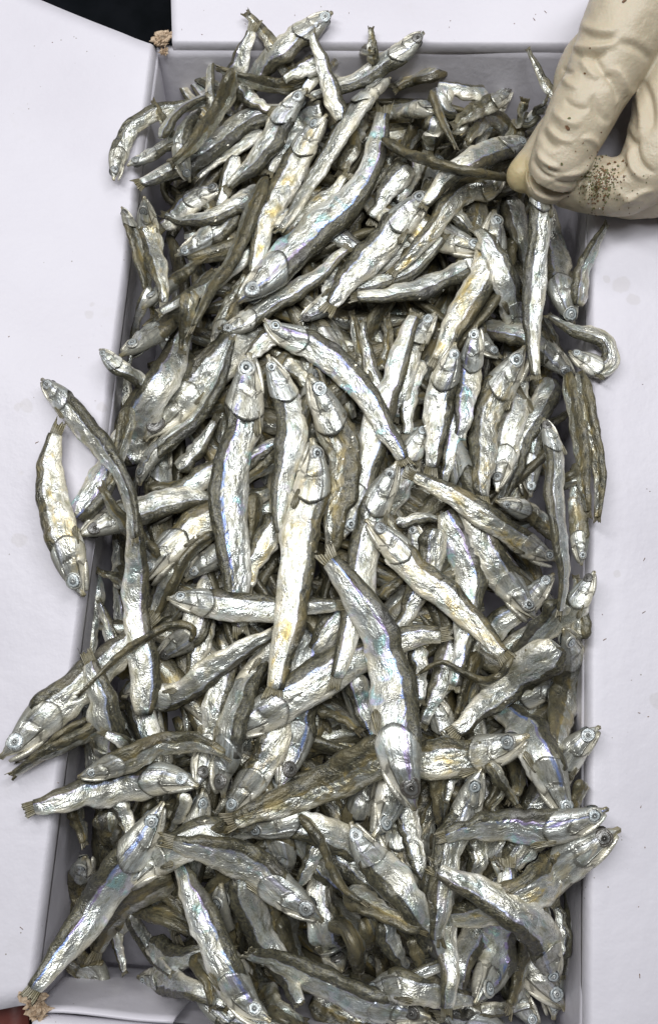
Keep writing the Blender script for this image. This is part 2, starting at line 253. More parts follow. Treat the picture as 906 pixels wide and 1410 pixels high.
# ------------------------------------------------------------------ the fish seen in the photograph
# (layer, kind, width, side of the back, roll, tone, path from snout to tail in photo pixels)
# kind: F head to tail, N without head; tone: s silver g grey p pale o olive d dark y stained b iridescent
FISH = '''
2 N 26 1 30 o 420,125 395,95 370,55 337,14
3 N 40 -1 -10 s 300,150 325,100 340,60 352,28
4 F 42 -1 0 s 457,17 430,38 395,62 365,90 340,125
5 N 24 1 80 o 437,108 400,117 360,115 325,103 297,93
3 N 15 1 20 p 293,150 290,110 292,68
2 N 20 -1 0 o 310,125 275,108 243,92
2 N 18 -1 0 y 290,170 262,135 240,100
1 N 20 -1 0 s 320,160 285,135 256,104
6 F 28 -1 35 p 157,248 163,215 178,180 205,160 245,148 290,140
3 F 26 1 20 p 176,228 205,215 235,197 262,190 290,185
2 N 20 1 40 o 250,215 230,175 210,137
6 N 28 1 65 o 322,96 310,135 285,175 255,210 232,228
4 N 42 -1 5 g 390,150 345,165 300,197 250,228 185,256
7 F 40 -1 5 g 423,122 397,152 375,190 350,225 325,248
4 N 26 1 -30 p 360,180 330,205 300,222 268,248
3 N 17 1 80 o 262,240 238,243 226,262 240,282 275,290
3 F 36 1 0 s 312,258 280,270 255,285 235,305
4 N 24 1 0 p 325,215 315,245 303,285 290,315
6 N 28 -1 10 g 345,272 295,297 255,303 219,295
6 F 34 1 20 y 199,271 203,305 210,345 222,385 226,430
4 F 22 1 40 d 168,285 180,310 190,345 205,400 212,440
5 F 38 1 0 p 242,353 270,338 300,315 330,280
8 N 30 -1 50 o 365,245 350,280 338,318 318,360 290,400 262,460
8 F 42 1 0 y 450,158 425,192 402,240 378,280 360,325 348,390
9 F 54 1 5 b 328,416 365,385 400,350 440,310 490,268 512,225 532,143
8 F 34 1 0 s 301,452 325,450 360,428 400,403 445,375 482,335
6 F 32 1 10 d 303,494 303,468 312,440 325,410 345,370
9 F 36 1 38 g 193,668 205,635 235,605 268,580 295,540 308,505 321,462
7 F 58 -1 0 p 200,606 222,585 250,555 278,525 300,500
6 N 56 -1 8 s 190,640 186,600 203,555 228,515 250,470 262,430
5 F 44 1 30 d 166,490 195,472 225,448 255,420 275,395
5 F 26 1 0 p 138,481 160,502 185,518 205,535
4 N 15 1 20 p 205,395 193,430 183,470 178,510
6 N 24 1 20 g 350,340 325,365 290,393 250,412 216,433
5 F 32 1 50 d 197,425 225,400 255,375 285,350
6 N 26 1 20 o 262,400 258,440 250,490
10 F 42 -1 8 b 364,440 392,462 430,475 475,510 515,560 545,615 558,645
8 F 32 1 5 g 411,443 440,425 475,402 515,392 555,378 590,352 612,318
9 N 38 -1 10 g 645,366 610,385 565,400 520,408 478,411
9 F 50 1 6 s 592,262 567,290 535,325 500,362 468,400 446,435
9 F 34 1 20 y 693,238 672,262 640,262 612,290 590,325 560,355 535,380
7 F 46 1 5 y 670,345 640,338 605,325 570,310
8 F 46 -1 8 y 680,290 678,325 668,375 640,425 615,470 596,510
7 N 36 -1 60 d 700,330 690,380 668,425 640,460 620,495
8 F 42 1 0 s 472,742 488,695 505,640 522,580 545,505 560,460 573,428
5 N 24 1 40 o 510,560 500,500 488,450 483,425
5 N 22 1 20 s 530,560 507,490 500,438
5 N 24 1 30 o 530,510 535,470 533,432
6 F 36 1 0 s 600,430 582,455 562,490 555,530
8 F 40 -1 0 s 626,472 618,505 605,545 600,600 591,658
7 F 36 1 0 b 655,448 650,490 643,530 638,575
6 F 30 1 20 d 690,492 672,480 655,462 648,430
8 F 44 -1 0 s 789,446 778,415 768,380 762,340 755,300 750,265
6 N 28 -1 30 s 795,420 803,370 820,335 836,307
8 F 40 1 5 g 714,474 708,440 698,400 688,370 675,340
7 N 34 1 0 p 700,272 712,310 720,350 722,390
8 F 40 -1 0 s 790,523 765,497 740,475 715,460
10 F 32 -1 10 p 783,484 808,498 830,508 839,490 832,470 810,460 780,450 750,432
10 F 50 1 8 y 723,477 705,508 685,540 668,580 664,630 664,694
9 F 38 -1 0 p 684,677 690,645 700,600 712,555 722,515
8 N 38 -1 20 g 758,522 745,560 722,595 708,640 700,668 684,696
7 N 18 1 60 o 735,592 768,577 792,560
7 F 34 1 10 g 730,684 728,655 730,620 737,585
8 N 28 1 20 d 805,648 785,660 770,672 760,692
9 N 26 -1 40 o 798,512 808,560 818,610 826,660 822,720
8 N 24 -1 50 d 780,515 790,560 800,610 803,660 810,715
7 F 26 1 20 d 800,778 797,740 795,700 792,660
8 F 30 1 10 d 682,690 705,697 735,710 760,735
11 F 38 1 12 y 766,772 735,757 700,735 660,706 610,675 556,650
10 F 44 1 8 s 547,636 533,665 517,700 503,760 492,820 478,880 458,952
7 F 34 1 0 s 592,585 575,608 562,635 552,665
5 N 34 1 0 s 574,495 563,535 560,575 560,610
6 N 26 1 0 b 628,550 625,590 617,640 610,670
5 F 32 1 0 d 565,715 572,740 578,775
7 N 22 1 30 g 546,722 580,713 616,716
8 N 42 -1 10 b 612,705 632,745 646,800 644,850 632,905 622,955
6 N 38 1 10 s 625,885 612,925 595,965 578,1005
5 N 32 1 60 o 660,900 640,950 625,1000
11 F 44 -1 8 y 504,716 535,745 570,782 605,812 640,845 675,878 706,912
9 F 44 1 0 s 737,853 715,825 690,793 672,765 660,735 650,715
8 F 36 1 0 s 762,790 745,808 725,830 700,850
9 F 32 1 -20 p 818,787 800,820 778,852 745,875 715,895
9 N 40 1 20 g 775,830 750,860 725,885 702,910
9 F 46 1 15 o 775,866 785,895 781,935 773,975 765,1020 762,1045
10 N 54 -1 -15 p 765,888 730,918 690,950 650,985 616,1018
11 N 20 1 85 o 706,903 690,928 665,938 635,925 605,912 571,932
9 F 52 -1 0 s 307,1016 345,995 385,972 430,940 480,908 545,882 622,871
12 F 61 1 16 b 571,1114 558,1075 547,1030 545,975 535,915 515,860 485,810 445,756
11 F 54 -1 0 y 430,604 432,645 425,695 412,750 404,810 398,860 388,910 374,962
10 F 40 -1 5 p 231,824 270,828 315,836 370,838 430,834 480,832
10 F 38 1 -25 p 169,960 200,956 232,960 265,945 300,915 345,888 390,864
8 F 36 1 -30 p 308,975 335,945 362,915 385,890
8 N 44 1 5 s 478,828 455,865 430,900 408,934
6 N 34 1 0 b 485,930 495,960 510,1000 525,1040
6 N 26 1 40 d 435,972 465,985 500,1010
8 F 50 1 0 b 385,1087 395,1055 405,1020 415,975 420,930
8 F 42 -1 0 y 311,1127 330,1098 352,1068 370,1035 380,1000
10 F 50 1 5 y 727,1013 690,1030 645,1042 590,1047 540,1045 500,1050
11 N 56 1 10 o 560,1022 505,1050 455,1075 400,1100 350,1118 305,1137
9 F 44 1 30 g 308,1098 306,1070 312,1042 318,1010
7 F 38 1 40 p 280,1086 276,1115 268,1145 262,1175
8 F 38 1 0 s 270,1086 280,1050 290,1010 297,970 310,930
12 F 34 -1 25 o 108,1070 145,1058 185,1042 225,1025 270,1022 323,1040
11 F 44 1 5 s 273,1083 240,1073 200,1075 150,1085 90,1100 31,1118
10 F 52 -1 8 p 2,1043 30,1020 60,990 100,955 135,925 172,890
8 N 22 1 60 o 165,985 110,1015 60,1040 14,1069
7 N 20 1 60 d 160,980 100,1005 60,1033 20,1050
10 F 46 1 5 s 160,1078 150,1030 145,985 133,940 117,896
12 N 17 1 80 o 262,884 266,864 235,862 200,880 160,908 106,960
8 F 38 1 0 s 215,908 240,890 262,872 270,850
11 N 42 1 -10 s 200,985 200,930 190,870 188,800 186,745 182,690
12 F 36 -1 22 g 58,522 85,550 112,580 140,615 165,650 180,690 188,750
11 F 48 -1 5 y 116,820 103,790 92,750 76,700 68,650 75,610 85,580
9 F 42 1 5 p 109,738 135,725 165,712 200,700 240,690
10 N 28 1 30 o 218,770 185,735 160,705 137,668
8 F 36 -1 5 s 202,720 235,692 265,668 300,642 328,618
8 F 46 -1 0 y 198,805 220,770 250,742 290,715 325,698
6 N 46 1 20 b 105,712 130,680 150,640 168,600 185,575
4 N 22 1 0 p 172,505 172,540 176,580
5 N 24 1 50 d 205,670 240,668 285,655
6 N 28 1 0 p 245,645 262,630 285,600 300,570
9 N 18 1 20 o 175,802 152,792 131,785
8 N 24 1 0 p 170,810 163,770 159,735
8 N 22 1 10 s 168,920 156,885 146,852 136,824
7 N 26 1 20 s 172,880 165,830 158,790
9 N 22 1 70 o 300,732 262,762 242,800 222,840 202,864
7 N 30 1 0 p 248,760 230,795 215,830 205,860
6 F 36 1 20 d 255,800 275,780 298,765 320,745
7 N 34 1 0 y 280,845 278,880 268,920 262,960
6 N 52 1 0 s 188,935 195,975 205,1010 215,1055
11 N 26 1 -10 s 192,1038 165,1020 136,1006
9 F 58 1 10 b 344,487 341,525 336,570 322,630 315,690 320,750 326,810 331,878
9 F 42 1 12 g 369,489 382,520 398,560 401,610 390,660 384,710 390,748
10 F 50 -1 14 o 426,516 442,548 460,590 475,630 470,680 458,720 455,775
6 N 32 1 20 b 330,645 355,625 388,603
8 N 28 1 30 o 412,603 380,633 355,650 332,669
5 N 28 1 60 d 352,680 350,720 345,760 342,800
7 N 42 1 10 y 388,712 365,745 348,780 340,820
8 N 24 1 -20 p 392,498 415,520 432,548
8 N 40 1 8 s 600,728 592,770 575,815 555,855 528,882
7 N 22 1 40 d 522,822 545,802 562,790
6 N 26 1 0 s 575,890 578,930 580,975
9 F 48 1 0 b 785,1132 765,1090 742,1035 718,1000 688,976
8 F 40 1 0 s 825,1001 800,1022 778,1048 760,1075 742,1102
11 F 46 1 10 b 836,1114 805,1128 770,1138 725,1140 685,1136 640,1143 600,1152
10 F 56 1 6 y 852,1142 822,1160 790,1180 755,1205 722,1232
10 F 44 1 20 s 663,1058 650,1090 638,1130 618,1170 608,1215 605,1255
9 N 38 1 15 s 598,1190 605,1235 612,1285 618,1335 617,1403
8 N 38 -1 0 s 690,1230 665,1270 643,1305 630,1345 620,1392
12 F 46 -1 15 s 763,1352 752,1312 738,1280 705,1252 650,1222 588,1192
8 N 46 1 10 s 745,1135 718,1165 700,1195 678,1228
7 N 38 1 0 y 650,1150 657,1180 650,1218
9 N 24 1 30 o 720,1260 700,1220 678,1178
8 N 32 1 40 o 745,1275 735,1240 720,1198
9 F 48 1 5 b 655,1382 672,1345 685,1305 690,1265 697,1235
8 N 42 1 40 o 748,1245 728,1300 712,1350 697,1402
7 F 48 1 10 y 778,1390 757,1365 735,1340 715,1315
7 N 28 1 20 g 768,1320 775,1285 768,1255 758,1238
7 N 16 1 0 p 620,1325 590,1335 545,1352
8 F 38 -1 -20 p 506,1365 540,1358 580,1362 620,1372 665,1380
7 N 18 1 0 p 640,1388 690,1390 735,1384
10 N 22 1 30 o 672,1050 692,1080 717,1114
6 N 36 1 20 d 700,1065 685,1090 665,1125
7 N 36 1 10 d 715,1035 712,1070 705,1112
6 N 36 1 20 d 600,1055 605,1100 612,1155
8 N 15 1 0 p 645,1052 622,1075 614,1108
8 N 32 1 0 s 553,1108 565,1145 575,1185 588,1222
7 F 40 1 30 g 553,1183 560,1210 572,1240 585,1265
7 N 26 1 30 o 804,1076 793,1100 785,1130
7 F 36 1 10 d 770,942 735,955 700,965
9 F 46 1 0 p 514,1152 528,1125 540,1092 550,1058
8 F 44 1 20 g 483,1132 495,1158 515,1185 540,1210 562,1238
8 F 36 1 10 d 520,1062 507,1080 498,1104
9 F 42 1 5 p 337,1135 365,1138 400,1130 432,1140
10 N 22 1 75 o 412,1122 440,1155 455,1190 475,1225 508,1248
9 N 36 1 30 o 478,1226 515,1250 550,1268 592,1282
7 N 48 1 20 g 452,1140 475,1180 505,1212 552,1248
11 F 49 1 20 b 225,1105 197,1155 165,1200 135,1245 108,1283 75,1325 41,1380
9 N 36 1 45 o 240,1213 205,1225 170,1250 145,1290 126,1332
7 F 38 1 30 o 146,1387 138,1355 122,1332 98,1320
7 N 18 1 0 s 156,1275 165,1310 173,1343
8 N 20 1 30 g 178,1260 200,1295 215,1320 237,1344
7 N 28 1 50 d 188,1243 225,1260 255,1275 292,1300
6 N 38 1 40 d 212,1197 240,1230 262,1260 288,1298
8 N 36 -1 10 g 206,1298 240,1318 280,1310 325,1312
8 N 24 1 40 o 268,1315 286,1350 294,1392
12 F 48 1 15 s 444,1268 415,1246 385,1225 345,1190 290,1172 218,1158
8 N 38 1 10 g 333,1195 340,1245 358,1285 388,1330 416,1387
10 F 44 1 25 g 592,1402 560,1392 510,1382 465,1362 420,1340 380,1322 334,1311
8 F 44 1 5 b 372,1406 346,1388 325,1362 308,1330
8 F 42 1 5 s 471,1337 459,1306 447,1275 440,1245
7 N 38 1 60 o 438,1238 465,1258 488,1290 499,1335
6 N 28 1 20 d 503,1262 515,1295 536,1332
6 N 32 1 20 g 528,1268 540,1305 567,1338
6 N 36 1 30 d 576,1285 580,1315 587,1340
9 N 22 1 60 o 212,1100 203,1130 197,1163
9 N 24 1 60 o 242,1100 235,1130 220,1160
9 N 26 1 0 p 158,1100 175,1130 181,1163
9 N 22 1 0 p 256,1092 246,1125 229,1152
6 N 34 1 20 d 148,1115 153,1150 155,1180 158,1215
6 N 24 1 60 o 98,1098 108,1130 119,1168
10 F 44 -1 -15 p 176,1225 198,1200 225,1180 250,1166
9 N 28 1 30 o 350,1128 310,1142 275,1150 243,1156
7 N 30 1 0 s 447,1148 430,1180 413,1218
6 F 36 1 20 d 396,1202 390,1170 376,1138
6 N 26 1 20 b 432,1188 460,1215 484,1238
5 N 34 1 60 o 393,1258 402,1300 417,1335
7 N 32 1 50 d 338,1318 355,1360 385,1395 425,1415
9 N 28 1 10 s 470,165 458,130 445,90 427,41
6 F 38 1 0 s 521,83 495,90 465,98 430,108
8 N 13 1 50 o 516,70 490,70 465,82 448,100
7 N 20 1 10 o 515,88 512,62 511,37
8 F 36 -1 5 g 583,45 558,68 530,88 495,110 460,122 425,135
7 N 44 -1 5 y 632,84 600,98 570,108 536,123
9 F 42 1 -35 p 537,107 508,130 480,168 452,215 425,258 400,300 383,322
8 F 38 1 0 s 601,156 575,150 545,153 510,160
8 F 28 1 15 o 698,133 670,145 645,158 620,175
6 N 42 1 0 s 672,136 635,125 603,120
7 N 42 1 5 g 602,122 618,155 628,197
9 N 18 1 50 o 596,126 608,165 629,206
12 N 26 1 60 o 528,192 560,212 600,225 650,237 716,249
9 F 40 -1 0 s 725,193 698,202 665,212 630,232 600,262 580,290
7 N 38 1 5 s 600,162 592,195 588,220
6 N 32 1 20 d 586,162 570,185 558,208
7 N 28 1 30 y 648,163 632,175 620,193
7 N 28 1 30 o 702,192 692,170 670,162 656,180 640,197
7 N 30 1 30 o 705,197 715,170 723,133
7 N 28 1 30 g 718,182 740,155 754,133
8 N 15 1 30 o 769,142 750,115 738,90 725,65
6 N 42 1 10 d 492,148 485,200 468,248
7 N 36 1 20 d 548,198 525,230 498,278
7 N 36 1 0 s 578,213 565,245 548,278
7 N 40 1 10 g 562,228 535,260 512,298
6 N 36 1 0 s 448,83 420,95 392,110
6 N 36 1 10 g 442,148 415,165 390,205 368,242
5 N 32 1 0 s 328,118 350,140 382,157
6 F 40 1 20 g 262,1352 300,1385 350,1410 400,1432
6 N 36 1 30 o 430,1375 470,1400 520,1415 570,1428
6 F 38 -1 10 s 612,1420 570,1413 525,1402 478,1395
6 F 36 1 20 g 702,1424 662,1408 615,1400
5 N 34 1 40 o 480,1350 540,1375 600,1395
5 F 36 1 20 d 300,1300 328,1345 345,1400
5 F 36 -1 30 g 742,1415 716,1380 700,1340
6 F 32 1 30 d 118,1180 112,1225 120,1270 132,1305
5 N 30 -1 20 o 100,1240 96,1285 110,1325 128,1350
6 F 34 1 10 g 190,1345 235,1352 280,1368 320,1388
6 N 28 1 30 s 222,190 240,160 262,142 290,128
5 F 30 1 20 g 262,250 250,215 256,175 275,150
6 N 26 1 40 o 178,560 170,600 160,640 150,680
6 N 26 1 20 s 130,790 128,840 126,880 122,920
5 F 30 -1 20 g 116,960 128,1010 132,1060 136,1110
6 F 30 1 20 s 790,930 792,980 786,1030 780,1070
6 N 26 1 30 o 800,880 798,850 796,820 792,790
5 N 28 1 30 g 790,1210 786,1260 782,1310 775,1350
5 F 30 1 10 s 705,118 680,150 660,190 650,225
8 N 36 1 0 y 383,317 420,295 455,268 483,238
6 N 42 1 10 g 562,238 535,275 512,313
6 N 38 1 10 g 608,272 632,300 652,323
6 N 26 1 0 s 455,412 455,385 467,362
6 F 30 1 20 d 472,492 458,475 443,455
6 N 36 1 0 s 388,452 360,475 338,497
6 N 32 1 20 d 743,438 760,470 772,492
'''
HELD = ('F', 38, 1, 8, 'g', [(742, 232, 62), (744, 275, 52), (742, 320, 40), (738, 370, 30), (734, 420, 24), (733, 465, 22), (738, 526, 20)])
FALL = ('F', 32, 1, 25, 'p', [(748, 576, 60), (764, 625, 66), (763, 680, 70), (770, 740, 66), (777, 800, 58), (768, 852, 48)])
# ------------------------------------------------------------------ box outline and heap surface
RIM = {k: at(*p) for k, p in dict(tl=(214, 60), tr=(813, 62), br=(806, 1466), bl=(40, 1400)).items()}
POLY = [RIM['tl'][:2], RIM['tr'][:2], RIM['br'][:2], RIM['bl'][:2]]      # clockwise
def wall_dist(x, y):
    d = 1e9
    for i in range(4):
        a, b = POLY[i], POLY[(i+1) % 4]; e = b-a; n = np.array([e[1], -e[0]])/math.hypot(*e)
        d = min(d, (x-a[0])*n[0]+(y-a[1])*n[1])
    return d
def base_z(x, y):
    d = wall_dist(x, y)
    if d < 0: return 6.0
    z = -96+54*smooth01((d-5)/190)
    py = proj((x, y, -60))
    z -= 40*smooth01((py[1]-1090)/180)-14*smooth01((py[1]-1290)/100)*smooth01((py[0]-240)/120)
    z -= 34*smooth01((py[1]-1120)/160)*smooth01((330-py[0])/200)
    z -= 45*smooth01((300-py[1])/220)*smooth01((py[0]-560)/160)
    return z
CELL = 5.0; GX0, GY0, NX, NY = -720.0, -1000.0, 300, 400
HF = np.zeros((NX, NY))
for i in range(NX):
    for j in range(NY): HF[i, j] = base_z(GX0+i*CELL, GY0+j*CELL)
def hf_max(x, y, r):
    i0, i1 = int((x-r-GX0)/CELL), int((x+r-GX0)/CELL)+1; j0, j1 = int((y-r-GY0)/CELL), int((y+r-GY0)/CELL)+1
    if i0 < 0 or j0 < 0 or i1 >= NX or j1 >= NY: return 0.0
    return float(np.percentile(HF[i0:i1+1, j0:j1+1], 80))
def hf_put(x, y, r, z):
    i0, i1 = int((x-r-GX0)/CELL), int((x+r-GX0)/CELL)+1; j0, j1 = int((y-r-GY0)/CELL), int((y+r-GY0)/CELL)+1
    if i0 < 0 or j0 < 0 or i1 >= NX or j1 >= NY: return
    HF[i0:i1+1, j0:j1+1] = np.maximum(HF[i0:i1+1, j0:j1+1], z)
def spline(P, n):
    P = np.asarray(P, float); Q = np.vstack([2*P[0]-P[1], P, 2*P[-1]-P[-2]]); out = []
    for i in range(len(P)-1):
        p0, p1, p2, p3 = Q[i:i+4]
        for t in np.linspace(0, 1, 14, endpoint=False):
            out.append(.5*((2*p1)+(p2-p0)*t+(2*p0-5*p1+4*p2-p3)*t*t+(3*p1-p0-3*p2+p3)*t**3))
    out.append(P[-1]); out = np.array(out)
    d = np.r_[0, np.cumsum(np.linalg.norm(np.diff(out, axis=0), axis=1))]
    u = np.linspace(0, d[-1], n); return np.stack([np.interp(u, d, out[:, k]) for k in range(out.shape[1])], 1), d[-1]
def smooth1(a, k):
    ker = np.hanning(2*k+3)[1:-1]; ker /= ker.sum()
    return np.convolve(np.pad(a, k, mode='edge'), ker, 'valid')
def settle(path, w, b):
    """rest a fish on whatever lies below its path; returns its centre line in working units"""
    n = 25; p2, L = spline(path, n); z = np.zeros(n)
    for it in range(3):
        X = np.array([at(p2[i, 0], p2[i, 1], z[i]) for i in range(n)])
        h = np.array([hf_max(X[i, 0], X[i, 1], w*.26) for i in range(n)])
        hm = np.array([h[max(0, i-3):i+4].max() for i in range(n)])
        z = smooth1(.5*hm+.5*h, 6)+b*.62
        z = np.minimum(z, 46)
        dw = np.array([wall_dist(X[i, 0], X[i, 1]) for i in range(n)]); near = dw < 10
        if near.any():                                  # lies over the rim: must clear the board
            zmin = np.where(dw < 10, 8+b*.8, -999.0); zmin = np.maximum(zmin, 8+b*.8-np.clip(dw-10, 0, 999)*.75)
            z = np.maximum(z, zmin); z = np.maximum(smooth1(z, 3), np.where(near, 8+b*.8, -999))
    X = np.array([at(p2[i, 0], p2[i, 1], z[i]) for i in range(n)])
    for i in range(n): hf_put(X[i, 0], X[i, 1], w*.27, z[i]+b*.50)
    return X
# ------------------------------------------------------------------ anchovy builder
TONES = dict(s=(.45, .0, .60), g=(.15, .20, .55), p=(.40, .0, .25), o=(.45, .80, .2), d=(.3, 1.0, .35), y=(1.05, .05, .3), b=(.20, .0, 1.6))
NS = 20
PHI = np.linspace(0, 2*math.pi, NS, endpoint=False); CP, SP = np.cos(PHI), np.sin(PHI)
BODY_U = [0, .1, .25, .42, .6, .78, .92, 1.0]
BODY_H = [.92, 1.0, 1.03, 1.0, .88, .68, .50, .40]
def frames(P, side, rollv):
    T = np.gradient(P, axis=0); T /= np.linalg.norm(T, axis=1)[:, None]
    Z = np.array([0, 0, 1.0]); N = np.cross(Z, T); N /= np.linalg.norm(N, axis=1)[:, None]; N *= -side
    Up = np.cross(T, N); Up *= np.sign(Up[:, 2:3]+1e-9)
    c, s = np.cos(rollv)[:, None], np.sin(rollv)[:, None]
    return T, N*c+Up*s, -N*s+Up*c
def build_fish(P, w, side, roll, tone, head, L_full, seed, name='dried_anchovy', lowpoly=False):
    r = random.Random(seed); tn = np.array(TONES[tone])*np.array([1, r.uniform(.8, 1.15), 1])
    P = np.asarray(P); mid = P[len(P)//2]
    root = empty(name, (mid[0], mid[1], mid[2])); parent_origin[root.name] = mid
    seg = np.r_[0, np.cumsum(np.linalg.norm(np.diff(P, axis=0), axis=1))]; L = seg[-1]
    scale = w/45.0; sd = r.uniform(0, 50)
    def sample(s):
        s = np.asarray(s, float); X = np.stack([np.interp(s, seg, P[:, k]) for k in range(3)], 1)
        return X
    Pf = P
    tw0, tw1 = r.uniform(-10, 10), r.uniform(-16, 16)
    rollf = lambda s: np.radians(roll+tw0*(1-s/L)+tw1*(s/L)**1.5)
    T_, D_, F_ = frames(Pf, side, rollf(seg))
    def fr(s):
        ip = lambda A: np.stack([np.interp(s, seg, A[:, k]) for k in range(3)], 1)
        D, F = ip(D_), ip(F_); return D/np.linalg.norm(D, axis=1)[:, None], F/np.linalg.norm(F, axis=1)[:, None], ip(T_)
    hl = min(1.38*w*r.uniform(.94, 1.06), L*.62) if head else 0
    fin = L > 2.3*w
    finlen = min(.46*w, L*.2)*r.uniform(.6, 1.1) if fin else 0
    s0 = hl-.16*w if head else 0; s1 = L-finlen*.85
    nb = 34
    u = np.linspace(0, 1, nb); s = s0+(s1-s0)*u
    # where on the full profile this piece starts
    ustart = 0.0 if head else max(0.0, 1-(s1-s0)/(4.6*w))*.75
    uu = ustart+(1-ustart)*u
    norm = 1/np.interp(ustart if not head else .2, BODY_U, BODY_H) if ustart > .3 else 1.0
    if head and L < 3.4*w: prof = np.interp(u*.55, BODY_U, BODY_H)*(1-.45*u**4)
    else: prof = np.interp(uu, BODY_U, BODY_H)*min(norm, 1.9)
    lump = np.array([fbm((sd, t*4.2, 1.3), 1, 2) for t in u])
    for _ in range(3): prof = prof*(1-r.uniform(0, .17)*np.exp(-((u-r.uniform(.15, .9))/r.uniform(.05, .14))**2))
    a = .5*w*prof*(1+.10*lump)*.98
    if not head: a = a*np.array([.55+.45*smooth01(t/.13)**.6 for t in u])
    thick = r.uniform(.46, .60)
    b = .5*w*thick*prof**.9*(1+.10*np.array([fbm((sd, t*5, 7.3), 1, 2) for t in u]))
    if not head: b = b*np.array([.45+.55*smooth01(t/.12)**.6 for t in u])
    D, F, T = fr(s); X = sample(s)
    # sideways wobble of dried bodies
    X = X + D*(np.array([fbm((sd, t*6, 3.1), 1, 2) for t in u])*w*.085)[:, None]
    V = np.zeros((nb, NS, 3)); rest = np.zeros((nb, NS, 3)); fx = np.zeros((nb, NS, 3))
    keel = 1-.30*(1-CP)/2
    for i in range(nb):
        y = a[i]*CP; zz = b[i]*np.sign(SP)*np.abs(SP)**.85*keel
        disp = np.array([fbm((s[i]/(18*scale)+sd, y[j]/(10*scale), zz[j]/(12*scale)), 1, 3) for j in range(NS)])
        lat = -.13*np.exp(-((CP-.12)/.22)**2)*b[i]*np.abs(SP)      # sunken lateral line
        k = 1+.0*disp; y2 = y*(1+.07*disp); z2 = zz+np.sign(zz)*(disp*.13*b[i]*2.0+lat)
        V[i] = X[i]+np.outer(y2, D[i])+np.outer(z2, F[i])
        rest[i] = np.stack([np.full(NS, s[i]/45+sd), y/45, zz/45+np.where(SP < 0, 3.0, 0)*0], 1)
        fx[i, :, 0] = uu[i]; fx[i, :, 1] = CP; fx[i, :, 2] = sd/50
    Vb = V.reshape(-1, 3); Fc = gridfaces(nb, NS)
    # caps (rounded in at both ends)
    c0 = X[0]+(X[0]-X[1])*.25; c1 = X[-1]+(X[-1]-X[-2])*.4
    if not head and not ustart > .3: c0 = X[0]+(X[1]-X[0])*.5     # broken end: hollow
    Vb = np.vstack([Vb, c0, c1]); n0 = nb*NS
    Fc += [(n0, (j+1) % NS, j) for j in range(NS)]; bb = (nb-1)*NS
    Fc += [(n0+1, bb+j, bb+(j+1) % NS) for j in range(NS)]
    RA = np.vstack([rest.reshape(-1, 3), rest[0].mean(0), rest[-1].mean(0)]); FX = np.vstack([fx.reshape(-1, 3), [0, .7, 0], [1, .3, 0]])
    mk = lambda n: np.tile(tn, (n, 1))
    mesh_obj('body', Vb, Fc, M_BODY, root, attrs=dict(rest=RA, fx=FX, tone=mk(len(Vb))))
    # tail fin: two ragged lobes
    if fin:
        nr, nc = 6, 11; G = np.zeros((nr, nc, 3)); R2 = np.zeros((nr, nc, 3)); X2 = np.zeros((nr, nc, 3))
        D1, F1, T1 = D[-1], F[-1], T[-1]/np.linalg.norm(T[-1]); wend = a[-1]; spread = r.uniform(.30, .80)*(.27*w if ustart < .3 else .36*w)
        bend = r.uniform(-.35, .35); notch = r.uniform(.05, .40)
        for i in range(nr):
            q = i/(nr-1)
            for j in range(nc):
                v = -1+2*j/(nc-1); rag = r.uniform(.70, 1.12) if i == nr-1 else 1
                ll = finlen*(.62+notch*abs(v)**1.2)*1.25*rag
                hw = wend*.85+(spread-wend*.4)*q**.8
                G[i, j] = X[-1]-T1*1.5+T1*ll*q+D1*(v*hw+bend*q*q*finlen*.4)+F1*(math.sin(v*9+sd)*.035*w*q+bend*q*q*4)
                R2[i, j] = ((s1+ll*q)/45+sd, v*hw/45, 0); X2[i, j] = (q, v, 0)
        sheet('tail_fin', G+F1*.5, 1.3, M_FIN, root, attrs=dict(rest=R2.reshape(-1, 3), fx=X2.reshape(-1, 3), tone=mk(nr*nc)), down=-F1)
    if not head: return root
    # ---- head
    nh = 22; us = np.linspace(0, 1, nh)**.85; sh = us*hl
    D, F, T = fr(sh); X = sample(sh)
    up = .5*w*.99*(1-(1-us)**1.45)**.78*(1-.04*us**3); lo = .5*w*.99*(1-(1-us)**1.35)**.92*(1-.08*us**4)
    up[0] = lo[0] = .075*w; up = np.maximum(up, .075*w); lo = np.maximum(lo, .06*w)
    bh = .5*w*thick*1.10*(1-(1-us)**2.0)**.8; bh = np.maximum(bh, .05*w)
    V = np.zeros((nh+2, NS, 3)); rest = np.zeros((nh+2, NS, 3)); fx = np.zeros((nh+2, NS, 3))
    flare = r.uniform(-.03, .06) if r.random() < .75 else r.uniform(.08, .16)
    for i in range(nh+2):
        k = min(i, nh-1); q = us[k]
        aa = np.where(CP > 0, up[k], lo[k]); sh_in = 1.0 if i < nh else (.86 if i == nh else .62)
        y = aa*CP*sh_in; fl = 1+flare*smooth01((q-.72)/.28)
        zz = bh[k]*np.sign(SP)*np.abs(SP)**.8*sh_in*fl
        back = (q**3)*.36*w*(np.abs(SP)**1.15)*(1-.25*(CP-.1)**2)-(q**6)*.10*w*(CP > 0)*CP-(.04*w if i == nh else (.14*w if i > nh else 0))
        # opercle ridges and cheek hollow
        qc = q+.10*CP; ridge = .045*w*np.exp(-((qc-.60)/.045)**2)*np.abs(SP)*(CP < .6)-.055*w*np.exp(-((qc-.68)/.04)**2)*np.abs(SP)*(CP < .6)-.03*w*np.exp(-((CP-.72)/.12)**2)*smooth01((q-.2)/.2)
        ridge = ridge-.065*w*np.exp(-((CP+.62)/.16)**2)*smooth01((q-.12)/.1)*smooth01((.66-q)/.1)*np.abs(SP)
